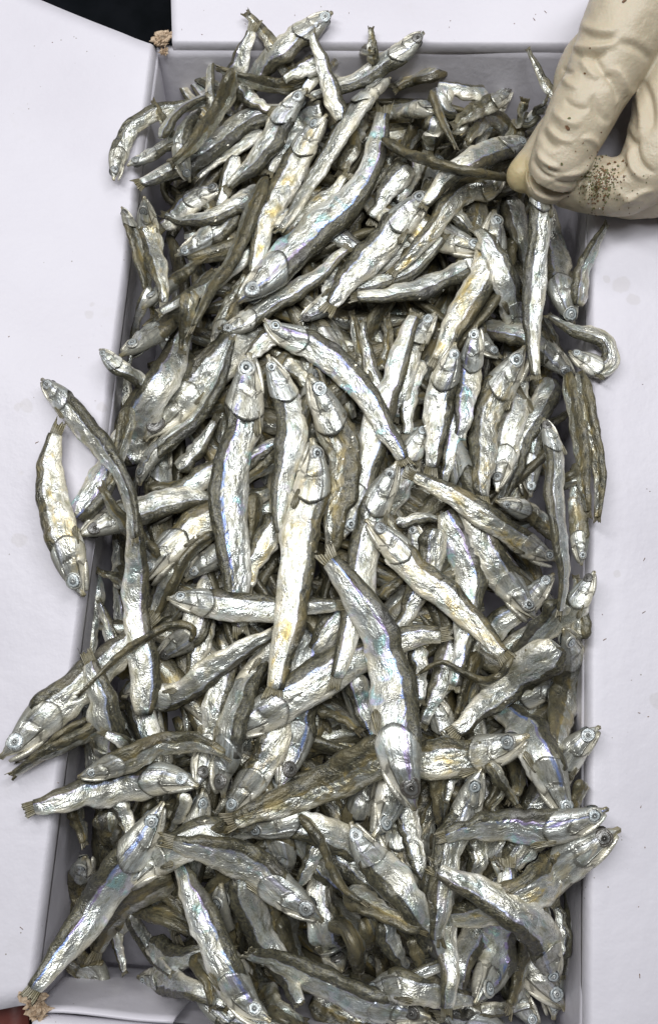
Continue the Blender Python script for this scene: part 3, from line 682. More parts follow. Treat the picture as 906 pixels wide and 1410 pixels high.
        disp = np.array([fbm((q*3+sd, CP[j]*1.4, SP[j]), 1, 2) for j in range(NS)])*.06*w*(1-.9*math.exp(-((q-.33)/.16)**2))
        zz = zz+np.sign(SP)*(ridge+disp*np.abs(SP))
        V[i] = X[k]+np.outer(y, D[k])+np.outer(zz, F[k])+np.outer(back, T[k])
        rest[i] = np.stack([np.full(NS, sh[k]/45+sd+9), y/45, zz/45], 1)
        fx[i, :, 0] = q; fx[i, :, 1] = CP; fx[i, :, 2] = sd/50
    Vh = V.reshape(-1, 3); Fc = gridfaces(nh+2, NS); tip = X[0]-T[0]*.05*w
    Vh = np.vstack([Vh, tip]); Fc += [(len(Vh)-1, (j+1) % NS, j) for j in range(NS)]
    hd = mesh_obj('head', Vh, Fc, M_HEAD, root, attrs=dict(rest=np.vstack([rest.reshape(-1, 3), rest[0, 0]]), fx=np.vstack([fx.reshape(-1, 3), [0, 0, 0]]), tone=mk(len(Vh))*np.array([.8, .55, .7])))
    parent_origin[hd.name] = mid
    # lower jaw: slim pointed blade under the cheek
    nj, nsj = 12, 8; V = np.zeros((nj, nsj, 3)); rest = np.zeros((nj, nsj, 3)); fx = np.zeros((nj, nsj, 3)); drop = r.uniform(.02, .07) if r.random() < .8 else r.uniform(.12, .22)
    ph = np.linspace(0, 2*math.pi, nsj, endpoint=False)
    for i in range(nj):
        q = i/(nj-1); sj = hl*(.07+.66*q); Dj, Fj, Tj = fr(np.array([sj])); Xj = sample([sj])[0]
        lo_ = .5*w*.99*(1-(1-sj/hl)**1.35)**.92
        rr = .085*w*math.sin(math.pi*min(1, .12+q*.85))**.6; cy = -(lo_*.90+w*drop*(1-q)+.01*w)
        for j in range(nsj):
            V[i, j] = Xj+Dj[0]*(cy+rr*math.cos(ph[j]))+Fj[0]*(rr*2.0*math.sin(ph[j]))
            rest[i, j] = (sj/45+sd+20, (cy+rr*math.cos(ph[j]))/45, rr*math.sin(ph[j])/45); fx[i, j] = (.2+.5*q, -.55, 0)
    Vj = np.vstack([V.reshape(-1, 3), V[0].mean(0), V[-1].mean(0)]); Fc = gridfaces(nj, nsj)+[(nj*nsj, (j+1) % nsj, j) for j in range(nsj)]+[(nj*nsj+1, (nj-1)*nsj+j, (nj-1)*nsj+(j+1) % nsj) for j in range(nsj)]
    mesh_obj('lower_jaw', Vj, Fc, M_HEAD, hd, origin=mid, attrs=dict(rest=np.vstack([rest.reshape(-1, 3), rest[0, 0], rest[-1, 0]]), fx=np.vstack([fx.reshape(-1, 3), fx[0, 0], fx[-1, 0]]), tone=mk(len(Vj))*.5))
    # eyes
    ue = r.uniform(.30, .35); k = int(np.argmin(abs(us-ue))); er = w*r.uniform(.175, .215); dark = r.choice((0, 0, 0, .25, .45, .85)); rsh = r.uniform(-1, 1); sunk = r.uniform(-.02, .012)
    for sg in (1, -1):
        cdir = .30; yy = up[k]*cdir; zz = bh[k]*math.sqrt(1-cdir**2)**.8
        C0 = X[k]+D[k]*yy+F[k]*(sg*(zz-sunk*w)); nrm = F[k]*sg+D[k]*.25; nrm /= np.linalg.norm(nrm)
        e1 = T[k]/np.linalg.norm(T[k]); e1 = e1-nrm*e1.dot(nrm); e1 /= np.linalg.norm(e1); e2 = np.cross(nrm, e1)
        rs = [0, .2, .34, .42, .6, .74, .84, .95, 1.08]; hs = [.26, .25, .20, .15, .19, .14, .10, .15, -.12]
        Ve = [C0+nrm*hs[0]*er]; fxx = [(0, rsh, dark)]; re = [(sd, 0, 0)]; ne = 18; Fe = []
        for i, (q, hh) in enumerate(zip(rs[1:], hs[1:])):
            for j in range(ne):
                an = 2*math.pi*j/ne; jit = 1+.04*math.sin(an*3+sd)
                Ve.append(C0+nrm*hh*er+(e1*math.cos(an)*1.06+e2*math.sin(an)*.95)*er*q*jit); fxx.append((q, rsh, dark)); re.append((sd+math.cos(an)*q*.4, math.sin(an)*q*.4, 0))
        Fe = [(0, 1+j, 1+(j+1) % ne) for j in range(ne)]+gridfaces(len(rs)-1, ne, True, 1)
        mesh_obj('eye', Ve, Fe, M_EYE, hd, origin=mid, attrs=dict(fx=fxx, rest=re))
    # pectoral fin
    if r.random() < .55 and w > 30:
        for sg in (1,):
            D0, F0, T0 = [q[0] for q in fr(np.array([hl*1.02]))]; X0 = sample([hl*1.02])[0]; nr, nc = 4, 6; G = np.zeros((nr, nc, 3)); R2 = np.zeros((nr, nc, 3)); X2 = np.zeros((nr, nc, 3)); fl = w*r.uniform(.45, .7)
            for i in range(nr):
                q = i/(nr-1)
                for j in range(nc):
                    v = -1+2*j/(nc-1)
                    G[i, j] = X0+T0*fl*q*(1-.25*v*v)+D0*(-w*.30-v*w*.07*(.5+q)-.05*w*q)+F0*(.5*w*thick*.86+1.2-q*w*.02+math.sin(v*5)*.4)
                    R2[i, j] = (q+sd, v*.2, 0); X2[i, j] = (q, v*.5, 0)
            sheet('pectoral_fin', G, 1.0, M_FIN, root, attrs=dict(rest=R2.reshape(-1, 3), fx=X2.reshape(-1, 3), tone=mk(nr*nc)), down=-F0)
    return root
# ------------------------------------------------------------------ table, red tray, box
TZ = -262.0
def quad_grid(A, B, C, D, nu, nv, bow=None):
    """A-B along u at v=0, D-C along u at v=1"""
    G = np.zeros((nv, nu, 3))
    for j in range(nv):
        for i in range(nu):
            u, v = i/(nu-1), j/(nv-1)
            G[j, i] = (A*(1-u)+B*u)*(1-v)+(D*(1-u)+C*u)*v
            if bow: G[j, i] += bow(u, v)
    return G
V3 = lambda x, y, z: np.array([x, y, z], float)
t = sheet('table', quad_grid(V3(-3500, -3500, TZ), V3(3500, -3500, TZ), V3(3500, 3500, TZ), V3(-3500, 3500, TZ), 2, 2), 60, M_TABLE)
tag(t, kind='structure')
box = empty('cardboard_box', (0, 0, TZ)); parent_origin[box.name] = V3(0, 0, TZ)
tag(box, 'open white coated cardboard box full of dried anchovies, its flaps folded out', 'box')
tl, tr, br, bl = RIM['tl'], RIM['tr'], RIM['br'], RIM['bl']
BD = -250.0; TK = 9.0
def wall(name, a, b, seed, lean=4):
    e = (b-a)/np.linalg.norm(b-a); inward = np.array([e[1], -e[0], 0])
    def bow(u, v):
        q = math.sin(math.pi*u)*math.sin(math.pi*min(v*1.1, 1))
        return inward*(-q*7+fbm((u*3, v*2, seed), 1, 2)*3)
    zt = -15.1 if name == 'back_wall' else -18.7
    A = a+V3(0, 0, zt); B = b+V3(0, 0, zt); off = inward*lean
    return sheet(name, quad_grid(A, B, B+off+V3(0, 0, BD-zt), A+off+V3(0, 0, BD-zt), 40, 20, bow), TK, M_BOARD, box, down=-inward)
wall('back_wall', tl, tr, 1.3, 75); wall('right_wall', tr, br, 2.3); wall('front_wall', br, bl, 3.3, 10); wall('left_wall', bl, tl, 4.3)  # back wall shaped to lean outward so it faces up and looks brighter
sheet('floor_panel', quad_grid(V3(*tl[:2], BD), V3(*tr[:2], BD), V3(*br[:2], BD), V3(*bl[:2], BD), 6, 6), 6, M_BOARD, box)
def flap(name, a, b, oa, ob, seed, rise=0.0):
    """starts as a rounded fold over the wall top and runs outward"""
    e = (b-a)/np.linalg.norm(b-a); inward = np.array([e[1], -e[0], 0]); R = 7.0 if name == 'back_flap' else 10.0
    rows = []; nu = 60
    for k in range(7):
        th = math.pi/2*k/6
        rows.append([a*(1-i/(nu-1))+b*(i/(nu-1))+(-inward)*(R-R*math.cos(th))*1.0+V3(0, 0, -7-R*1.2+(R*1.2+7)*math.sin(th)) for i in range(nu)])
    for k in range(1, 31):
        q = k/30
        row = []
        for i in range(nu):
            u = i/(nu-1); p0 = (a*(1-u)+b*u)-inward*R; p1 = oa*(1-u)+ob*u; p = p0*(1-q)+p1*q
            n = fbm((p[0]/320, p[1]/320, seed), 1, 2)
            p = p+V3(0, 0, n*9*min(1, q*4)+rise*q-1.2*math.exp(-((q-.03)/.02)**2)); row.append(p)
        rows.append(row)
    # rounded free corners
    return sheet(name, np.array(rows), 7, M_BOARD, box)
flap('left_flap', bl+V3(2, 12, 0), tl, at(-330, 1452), at(-330, -170), 5.1, -14)
flap('right_flap', tr, br, at(1260, -120), at(1270, 1500), 6.1, -10)
flap('back_flap', at(237, 60), at(811, 62), at(230, -230), at(850, -230), 7.1, -6)
flap('front_flap', at(800, 1467), at(46, 1400), at(860, 1700), at(-20, 1700), 8.1, -20)
# folded tab inside the front wall, its edge running down at the seam
e = (bl-br)/np.linalg.norm(bl-br); inw = np.array([e[1], -e[0], 0]); pa = at(236, 1415)
def tabbow(u, v): return inw*(1.5*math.sin(u*3)+fbm((u*2, v*2, 9), 1, 1)*2)
q0 = bl+inw*6+V3(0, 0, -9); q1 = pa+inw*6; q1[2] = -9
sheet('corner_tab', quad_grid(q1, q0, q0+V3(0, 0, -205)+inw*8, q1+V3(20, 0, -205)+inw*8, 14, 12, tabbow), 4, M_BOARD, box, down=-inw)
def torn(name, p, r, seed, n=70):
    """ripped, delaminated board: ragged plies curling out of a fluffy lump"""
    rr = random.Random(seed); V = []; F = []
    nl, ns = 14, 22
    for i in range(nl):
        th = math.pi*(i+.5)/nl
        for j in range(ns):
            an = 2*math.pi*j/ns; d = np.array([math.sin(th)*math.cos(an), math.sin(th)*math.sin(an), math.cos(th)*.6])
            k = r*(.70+.62*fbm((d[0]*2.6+seed, d[1]*2.6, d[2]*2.6), 1, 4))*(1.25 if d[1] > 0 else .9); V.append(p+d*k)
    F += gridfaces(nl, ns, True); F.append(tuple(reversed(range(ns)))); F.append(tuple((nl-1)*ns+j for j in range(ns)))
    for k in range(n):
        ang = rr.uniform(0, 6.28); c = np.array([math.cos(ang), math.sin(ang), rr.uniform(-.3, .5)])*r*rr.uniform(.2, .6); L_ = rr.uniform(.25, .6)*r; W_ = rr.uniform(.05, .20)*r; ang += rr.uniform(-.7, .7)
        d = np.array([math.cos(ang), math.sin(ang), rr.uniform(-.4, .5)]); s_ = np.array([-math.sin(ang), math.cos(ang), rr.uniform(-.4, .4)]); b0 = len(V)
        for q in range(4):
            f = q/3; ww = W_*(1-.75*f)*rr.uniform(.6, 1.2); cc = p+c+d*L_*f+np.array([0, 0, math.sin(f*3+k)*r*.08])
            V += [cc-s_*ww, cc+s_*ww+np.array([0, 0, .6]), cc+s_*ww*.9-np.array([0, 0, 1.4]), cc-s_*ww*.9-np.array([0, 0, 2.0])]
        for q in range(3):
            for j in range(4): F.append((b0+q*4+j, b0+q*4+(j+1) % 4, b0+q*4+4+(j+1) % 4, b0+q*4+4+j))
        F.append((b0, b0+3, b0+2, b0+1)); F.append((b0+12, b0+13, b0+14, b0+15))
    return mesh_obj(name, V, F, M_KRAFT, box, smooth=False)
torn('torn_corner', at(222, 56, -4), 14, 3, 14); torn('torn_corner', at(233, 50, -5), 9, 5, 8); torn('torn_corner', at(226, 72, -12), 7, 6, 6)
torn('torn_corner', at(48, 1378, -3), 17, 4, 16); torn('torn_corner', at(54, 1396, -6), 14, 8, 12)
# red tray by the box corner
red = empty('red_tray', at(-60, 1480, TZ+120)); parent_origin[red.name] = at(-60, 1480, TZ+120)
tag(red, 'dark red plastic tray edge below the left flap, in the bottom left corner', 'tray')
zr = -40; A_, B_ = at(-260, 1500, zr), at(44, 1500, zr); C_, D_ = at(36, 1345, zr), at(-260, 1345, zr)
sheet('tray_rim', quad_grid(A_, B_, C_, D_, 12, 8, lambda u, v: V3(0, 0, 5*math.cos(u*6)*.3-4*(v-.5)**2)), 14, M_RED, red)
sheet('tray_side', quad_grid(B_+V3(-6, 0, -15), C_+V3(-6, 0, -15), C_+V3(-6, 0, -200), B_+V3(-6, 0, -200), 6, 6), 6, M_RED, red, down=(-1, 0, 0))

# ------------------------------------------------------------------ deep fish: one joined mass under the visible ones
def deep_mass():
    V = []; F = []; RA = []; FX = []; TN = []; ns = 10; ph = np.linspace(0, 2*math.pi, ns, endpoint=False)
    k = 0
    for k in range(1000):
        x, y = rng.uniform(-440, 400), rng.uniform(-760, 780)
        if wall_dist(x, y) < 16: continue
        z = base_z(x, y)-6-rng.uniform(0, 46); an = rng.uniform(0, 6.28); L_ = rng.uniform(150, 250); cu = rng.uniform(-.5, .5); ww = rng.uniform(17, 25); off = len(V)
        tone = np.array([rng.uniform(0, .8), rng.uniform(.6, 1.2), rng.uniform(0, .6)]); n = 12; sd = rng.uniform(0, 60); rl = rng.uniform(-.3, 1.4); ok = True; rows = []  # high darkness paints the shade of the deep gaps into the skin colour
        tz = rng.uniform(-.12, .12)
        for i in range(n):
            q = i/(n-1); th = an+cu*(q-.5); c = np.array([x+math.cos(th)*(q-.5)*L_, y+math.sin(th)*(q-.5)*L_, z+tz*(q-.5)*L_])
            if wall_dist(c[0], c[1]) < ww*.6: ok = False; break
            a = ww*(math.sin(math.pi*min(1, .04+q*.9))**.6*(1-.45*q)+.05); lat = np.array([-math.sin(th), math.cos(th), 0]); D = lat*math.cos(rl)+V3(0, 0, 1)*math.sin(rl); Fv = -lat*math.sin(rl)+V3(0, 0, 1)*math.cos(rl)
            for j in range(ns):
                nz = 1+.12*fbm((q*5+sd, math.cos(ph[j]), math.sin(ph[j])), 1, 2)
                rows.append((c+D*a*math.cos(ph[j])*nz+Fv*a*.5*math.sin(ph[j])*nz, (q*L_/45+sd, a*math.cos(ph[j])/45, a*math.sin(ph[j])*.5/45), (q, math.cos(ph[j]), 0)))
        if not ok: continue
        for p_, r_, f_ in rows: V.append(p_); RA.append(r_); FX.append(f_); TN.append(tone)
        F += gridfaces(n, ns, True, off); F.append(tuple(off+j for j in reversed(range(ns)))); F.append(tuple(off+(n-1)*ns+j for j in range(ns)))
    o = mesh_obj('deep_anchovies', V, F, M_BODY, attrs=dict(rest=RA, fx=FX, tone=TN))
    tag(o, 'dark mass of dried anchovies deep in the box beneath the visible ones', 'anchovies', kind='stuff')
deep_mass()
# ------------------------------------------------------------------ individual fish
def inside(p, m=12): return wall_dist(p[0], p[1]) > m
def extend(X, w, seed):
    """carry a half buried fish on under its neighbours"""
    L_ = np.linalg.norm(np.diff(X, axis=0), axis=1).sum()
    if L_ > 4.6*w: return X
    r = random.Random(seed); d = X[-1]-X[-4]; d[2] = 0; d /= np.linalg.norm(d); pts = list(X); step = L_/len(X); turn = r.uniform(-.02, .02); slope = 0
    floor = BD+40
    while L_ < 5.2*w:
        c, s_ = math.cos(turn), math.sin(turn); d = np.array([d[0]*c-d[1]*s_, d[0]*s_+d[1]*c, 0]); slope = min(slope+.07, .42)
        p = pts[-1]+d*step-np.array([0, 0, slope*step])
        if not inside(p, w*.45) or p[2] < floor: break
        pts.append(p); L_ += step
    return np.array(pts)
TW = dict(s='bright silver', g='steel grey', p='pale cream-silver', o='olive-brown', d='dark, dull', y='yellow-stained silver', b='blue-sheened silver')
def direction(dx, dy):
    a = (math.degrees(math.atan2(-dy, dx))+360) % 360
    return ['right', 'upper right', 'top', 'upper left', 'left', 'lower left', 'bottom', 'lower right'][int((a+22.5)//45) % 8]
used = {}; hist = {}
def where(x, y):
    rows = ['at the very top', 'near the top', 'in the upper part', 'above mid-height', 'at mid-height', 'below mid-height', 'in the lower part', 'near the bottom', 'at the very bottom']
    cols = ['by the left wall', 'left of centre', 'in the centre', 'right of centre', 'by the right wall']
    r = rows[min(8, max(0, int((y-20)/155)))]
    xl = 214-(y-60)*.128; c = cols[min(4, max(0, int((x-xl)/(813-xl)*5)))]
    return r, c
LAND = [(558, 1000, 'biggest blue-backed fish'), (322, 640, 'big blue-edged fish'), (410, 800, 'long yellow-bellied fish'), (740, 400, 'hanging fish'), (465, 505, 'long diagonal fish'),
 (430, 320, 'big upper-left fish'), (715, 245, 'gloved fingertip'), (85, 710, 'fish on left flap'), (100, 1290, 'bottom left corner fish'), (340, 1200, 'dark-backed lower fish'), (730, 1135, 'level fish at right'),
 (610, 820, 'frayed-tail fish'), (820, 480, 'curled fish'), (345, 995, 'open-gilled fish'), (225, 56, 'torn top-left corner'), (130, 1090, 'cut-tailed fish'), (700, 1265, 'draped lower-right fish'), (545, 330, 'black-gilled fish'),
 (693, 590, 'wide yellowish fish'), (680, 970, 'broad headless fish'), (640, 110, 'back wall'), (250, 830, 'level slim fish'), (770, 700, 'uppermost blurred fish')]
def make_label(w, tone, head, pts, roll, deep=False):
    (x0, y0), (x1, y1) = pts[0][:2], pts[-1][:2]; mx, my = pts[len(pts)//2][:2] if not head else pts[min(1, len(pts)-1)][:2]
    size = 'big' if w >= 50 else ('small' if w <= 34 and head else ('slim' if w <= 24 and head else ''))
    r, c = where(mx, my)
    dr = direction(x0-x1, y0-y1) if head else direction(x1-x0, y1-y0)
    if head: core = f"{size} {TW[tone]} anchovy{' deep in a gap' if deep else ''}, head {dr}"
    else: core = f"{TW[tone]} {'narrow anchovy tail end' if w <= 28 else 'anchovy body, head hidden'}, tail {dr}"
    cands = [f"{core}, {r} {c}"]
    if roll >= 50: cands.append(f"{core}, back up, {r} {c}")
    for k, (lx, ly, nm) in enumerate(sorted(LAND, key=lambda q: math.hypot(mx-q[0], my-q[1]))[:9]):
        dx, dy = mx-lx, my-ly; far = math.hypot(dx, dy)
        rel = ('right of' if dx > 0 else 'left of') if abs(dx) > abs(dy) else ('below' if dy > 0 else 'above')
        cands.append(f"{core}, {'just ' if far < 70 and len(core.split()) < 9 else ''}{rel} the {nm}")
    for lab in cands:
        lab = ' '.join(lab.split())
        if lab not in hist and len(lab.split()) <= 16: hist[lab] = 1; return lab
    print('DUP', lab)
    return lab
HAND = {  # prominent fish, named by what sets them apart (keyed by snout position)
 '571,1114': 'biggest anchovy, curved, blue-striped dark back, lying over the heap centre with head down',
 '344,487': 'big anchovy with blue edge along its left side, head up beside two smaller ones',
 '369,489': 'grey anchovy standing head up, just right of the big blue-edged one',
 '426,516': 'anchovy with brown curved back and white belly, head up, right of the grey one',
 '430,604': 'long anchovy with yellow-stained belly, head up, running down the middle of the heap',
 '364,440': 'long bright anchovy lying diagonally above the three upright heads, head to upper left',
 '328,416': 'big sheened anchovy in the upper left heap, head down left, tail pointing up',
 '504,716': 'straight anchovy running diagonally from mid-heap to a frayed tail at lower right',
 '766,772': 'anchovy with olive back and yellow belly lying diagonally, head at the lower right wall',
 '307,1016': 'bright anchovy with open gill, head at left, passing under the biggest blue-backed one',
 '58,522': 'grey anchovy reaching out over the left flap with its pointed head at upper left',
 '116,820': 'anchovy lying on the left flap, head down, body hanging at the box edge',
 '2,1043': 'pale sheened anchovy reaching farthest left over the flap, head down left',
 '273,1083': 'silver anchovy across the left rim, cut tail end out over the left flap',
 '225,1105': 'big dark-backed anchovy sloping into the bottom left corner, tail touching torn cardboard',
 '157,248': 'bent pale anchovy hanging its head over the upper left flap',
 '783,484': 'curled pale anchovy hooked back on itself at the right rim',
 '836,1114': 'bright anchovy with blue-yellow belly lying level, head poking over the right rim',
 '852,1142': 'thick anchovy with yellow snout, head farthest out over the lower right flap',
 '763,1352': 'anchovy draped diagonally in the lower right, head bent down at its end',
 '444,1268': 'anchovy with dark back across the lower left heap, round-eyed head at its right end',
 '231,824': 'slim pale anchovy lying level left of the long yellow-bellied one, eye at left',
 '727,1013': 'yellow-snouted anchovy head poking right from under the biggest blue-backed one',
 '571,932': 'thin wavy tail lying on top right of centre',
 '723,477': 'wide yellowish anchovy, head up, below the glove-held fish on the right',
 '592,262': 'big silver anchovy in the upper middle with black gill slit, head to upper right',
 '680,290': 'anchovy with bright yellow streak on its flank, head up, right of the upper middle',
 '725,193': 'bright anchovy whose head rests against the yellow glove fingertip',
 '457,17': 'anchovy with open dark gill, head topmost of the heap at the back flap',
 '583,45': 'grey anchovy with pointed snout touching the back wall, topmost at centre',
}
GROUP = 'dried anchovies heaped in the box'
rows = []
for ln in FISH.strip().splitlines():
    q = ln.split(); rows.append((int(q[0]), q[1], float(q[2]), int(q[3]), float(q[4]), q[5], [tuple(float(v) for v in p.split(',')) for p in q[6:]]))
# fillers, laid first; mostly dark tones paint in the shade of the deep gaps
fil = []
rf = random.Random(21)
tries = 0
while len(fil) < 292-len(rows) and tries < 4000:
    tries += 1
    x, y = rf.uniform(70, 800), rf.uniform(1130, 1425) if rf.random() < .62 else rf.uniform(110, 1200); an = rf.uniform(0, 6.283) if rf.random() < .3 else rf.gauss(math.pi/2, .55)+(math.pi if rf.random() < .5 else 0)
    wd = rf.uniform(32, 46); L_ = wd*rf.uniform(4.5, 6); cu = rf.uniform(-.5, .5); pts = []
    for k in range(5):
        t_ = k/4-.5; pts.append((x+math.cos(an+cu*t_)*L_*t_, y+math.sin(an+cu*t_)*L_*t_))
    if all(inside(at(px_, py_, -90), 14) for px_, py_ in pts) and all(abs(x-f[6][2][0])+abs(y-f[6][2][1]) > 42 for f in fil):
        fil.append((0, 'F', wd, rf.choice((1, -1)), rf.uniform(0, 75), rf.choice('gddoog'), pts))
n_ = 0
for (lv, kd, wd, side, roll, tone, pts) in fil+sorted(rows, key=lambda r: r[0]):
    n_ += 1; thick = wd*.5*(.5+.5*abs(math.sin(math.radians(roll)))*.6)
    wpx = wd*(1.07 if roll < 45 else 1.30)
    X = settle(pts, wd, thick)
    X3, _ = spline(X[::2], 40)
    if kd == 'F' and lv: X3 = extend(X3, wd, n_)
    zc = float(X3[:, 2].mean()); wd2 = wpx*(HC-zc)/HC
    f = build_fish(X3, wd2, side, roll, tone, kd == 'F', 0, n_*7+3)
    key = f"{int(pts[0][0])},{int(pts[0][1])}"; k2 = f"{int(pts[-1][0])},{int(pts[-1][1])}"
    lab = HAND.get(key) or make_label(wd, tone, kd == 'F', pts, roll, lv == 0)
    tag(f, lab, 'dried fish', GROUP)
for (kd, wd, side, roll, tone, p3), lab in ((HELD, 'grey-silver anchovy hanging straight down from the gloved fingertips'), (FALL, 'pale blurred-looking anchovy lying uppermost at the right, below the hand')):
    X3, _ = spline([at(*p) for p in p3], 40)
    f = build_fish(X3, wd*(HC-40)/HC, side, roll, tone, True, 0, int(wd)); tag(f, lab, 'dried fish', GROUP)
# ------------------------------------------------------------------ gloved hand
def glove_mat():
    m = NT('beige_rubber_glove'); tc = m.new('ShaderNodeTexCoord').outputs['Object']
    n = m.noise(tc, 45, 4, .6); col = m.mix(m.ramp(n, .3, .7), (.45, .385, .275), (.52, .45, .335))
    col = m.mix(m.math('MULTIPLY', m.ramp(m.noise(tc, 25, 4, .6, .4), .55, .75), .35), col, (.42, .34, .19))
    d = m.new('ShaderNodeVectorMath', operation='DISTANCE'); m.set(d.inputs[0], tc); p = at(712, 250, 45)*S-parent_origin['gloved_hand']*S; d.inputs[1].default_value = tuple(p)
    col = m.mix(m.math('MULTIPLY', m.ramp(d.outputs['Value'], 52*S, 22*S), .7), col, (.50, .40, .19))
    for (gx, gy, gr, gc, gs) in ((814, 256, 26, (.17, .165, .08), .75), (838, 240, 20, (.30, .20, .11), .55), (805, 101, 5, (.25, .17, .10), .5)):
        d = m.new('ShaderNodeVectorMath', operation='DISTANCE'); m.set(d.inputs[0], tc); p = (at(gx, gy, 98)-parent_origin['gloved_hand'])*S; d.inputs[1].default_value = tuple(p)
        col = m.mix(m.math('MULTIPLY', m.math('MULTIPLY', m.ramp(d.outputs['Value'], gr*1.5*S, gr*.3*S), m.ramp(m.noise(tc, 420, 4, .7), .44, .56)), gs), col, gc)
    m.set(m.p.inputs['Base Color'], col); m.p.inputs['Roughness'].default_value = .42
    m.p.inputs['Subsurface Weight'].default_value = .12; m.p.inputs['Subsurface Scale'].default_value = .002
    m.set(m.p.inputs['Normal'], m.bump(m.math('ADD', m.noise(tc, 900, 3, .6), m.math('MULTIPLY', m.noise(tc, 120, 3), 2.5)), .0004, .6)); return m.m
hand = empty('gloved_hand', at(840, 180, 40)); parent_origin[hand.name] = at(840, 180, 40)
tag(hand, 'hand in a beige rubber glove holding one anchovy by its head, upper right', 'gloved hand')
M_GLOVE = glove_mat()
CH = dict(
 index=[(930, -70, 165, 88), (870, 20, 155, 72), (828, 105, 135, 56), (789, 180, 112, 50), (764, 232, 88, 43), (752, 252, 58, 33), (757, 246, 36, 25)],
 thumb=[(930, -40, 110, 70), (865, 30, 95, 45), (800, 93, 84, 37), (784, 150, 60, 30), (750, 205, 46, 29), (722, 241, 44, 27)],
 middle=[(985, 10, 130, 80), (936, 90, 120, 60), (915, 165, 110, 52), (898, 218, 95, 48), (872, 252, 74, 44), (825, 258, 60, 41), (786, 256, 52, 34)],
 ring=[(1030, 60, 110, 80), (975, 170, 85, 55), (935, 240, 60, 48), (885, 262, 38, 42), (845, 262, 30, 36)],
 little=[(1060, 110, 90, 70), (1030, 220, 60, 48), (985, 280, 35, 40), (940, 290, 20, 34)],
 palm=[(1010, -60, 130, 130), (1050, 40, 110, 120), (1120, -160, 150, 110)])
bv, bf = [], []
def capsule_chain(js):
    pts = np.array([list(at(x, y, z))+[r*(HC-z)/HC] for x, y, z, r in js]); Q, _ = spline(pts, 60)
    T = np.gradient(Q[:, :3], axis=0); T /= np.linalg.norm(T, axis=1)[:, None]; ns = 28; off = len(bv); ref = np.array([.3, .2, 1.0])
    n = len(Q); rows_ = []
    cap = [(-1, .15), (-.92, .40), (-.7, .72), (-.38, .93)]
    ring = [(Q[0, :3]+T[0]*Q[0, 3]*c, Q[0, 3]*k, T[0]) for c, k in cap]+[(Q[i, :3], Q[i, 3], T[i]) for i in range(n)]+[(Q[-1, :3]-T[-1]*Q[-1, 3]*c, Q[-1, 3]*k, T[-1]) for c, k in reversed(cap)]
    for c, r_, t_ in ring:
        a1 = np.cross(ref, t_); a1 /= np.linalg.norm(a1); a2 = np.cross(t_, a1)
        for j in range(ns):
            an = 2*math.pi*j/ns; bv.append(c+(a1*math.cos(an)+a2*math.sin(an))*r_)
    m_ = len(ring); bf.extend(gridfaces(m_, ns, True, off)); bf.append(tuple(off+j for j in reversed(range(ns)))); bf.append(tuple(off+(m_-1)*ns+j for j in range(ns)))
for js in CH.values(): capsule_chain(js)
tmp = mesh_obj('glove_skin', bv, bf, M_GLOVE, hand)
md = tmp.modifiers.new('r', 'REMESH'); md.mode = 'VOXEL'; md.voxel_size = 2.6*S
md2 = tmp.modifiers.new('s', 'SMOOTH'); md2.iterations = 7; md2.factor = .6
bpy.context.view_layer.update()
dg = bpy.context.evaluated_depsgraph_get(); me2 = bpy.data.meshes.new_from_object(tmp.evaluated_get(dg))
tmp.modifiers.clear(); tmp.data = me2; tmp.name = 'glove'
nv = len(me2.vertices); co = np.zeros(nv*3, np.float32); me2.vertices.foreach_get('co', co); co = co.reshape(-1, 3).astype(float)/S+parent_origin[hand.name]
nr = np.zeros(nv*3, np.float32); me2.vertices.foreach_get('normal', nr); nr = nr.reshape(-1, 3).astype(float)
# folds of the glove: each a ridge (+) or groove (-) laid over the skin: (x0,y0,x1,y1,half width,height,curve)
FOLDS = [(785, 62, 850, 58, 9, 6, 6), (788, 74, 835, 72, 6, -7, 5), (850, 58, 896, 84, 10, -6, -6), (792, 28, 852, 40, 13, 5, 8), (800, 44, 846, 52, 8, -5, 4),
 (800, 72, 824, 108, 9, 5, 6), (815, 70, 845, 110, 8, -5, 5), (845, 90, 862, 135, 9, 6, -5), (832, 100, 850, 140, 7, -6, -5),
 (760, 150, 800, 172, 11, 5, 6), (775, 135, 812, 150, 8, -4, 6), (745, 178, 770, 205, 8, -5, 5), (752, 170, 790, 196, 7, 4, 7),
 (738, 205, 770, 232, 7, 5, 6), (732, 218, 764, 246, 5, -6, 6), (764, 236, 815, 226, 7, 5, 8), (762, 248, 808, 244, 5, -6, 7), (746, 226, 790, 236, 5, -4, 6), (752, 262, 790, 264, 5, 4, 5),
 (815, 130, 838, 170, 10, -4, 6), (800, 190, 826, 205, 8, 4, -5), (870, 120, 880, 190, 9, 6, -7), (884, 110, 896, 180, 8, -6, -6), (868, 200, 888, 250, 8, 6, 10), (876, 190, 902, 240, 6, -6, 10),
 (800, 236, 840, 216, 7, 5, -5), (806, 248, 800, 292, 8, 5, -6), (816, 250, 812, 290, 6, -6, -5), (846, 262, 888, 274, 10, 4, 6), (850, 288, 902, 262, 7, 5, -6), (842, 240, 862, 216, 7, -5, 4),
 (862, 176, 878, 200, 6, -7, 4), (775, 105, 800, 120, 9, 5, 5), (772, 92, 790, 100, 6, -4, 3), (728, 212, 732, 268, 3, -6, 4)]
pp = proj(co); dsp = np.zeros(nv)
upface = np.clip(nr[:, 2]*1.6+.3, 0, 1)
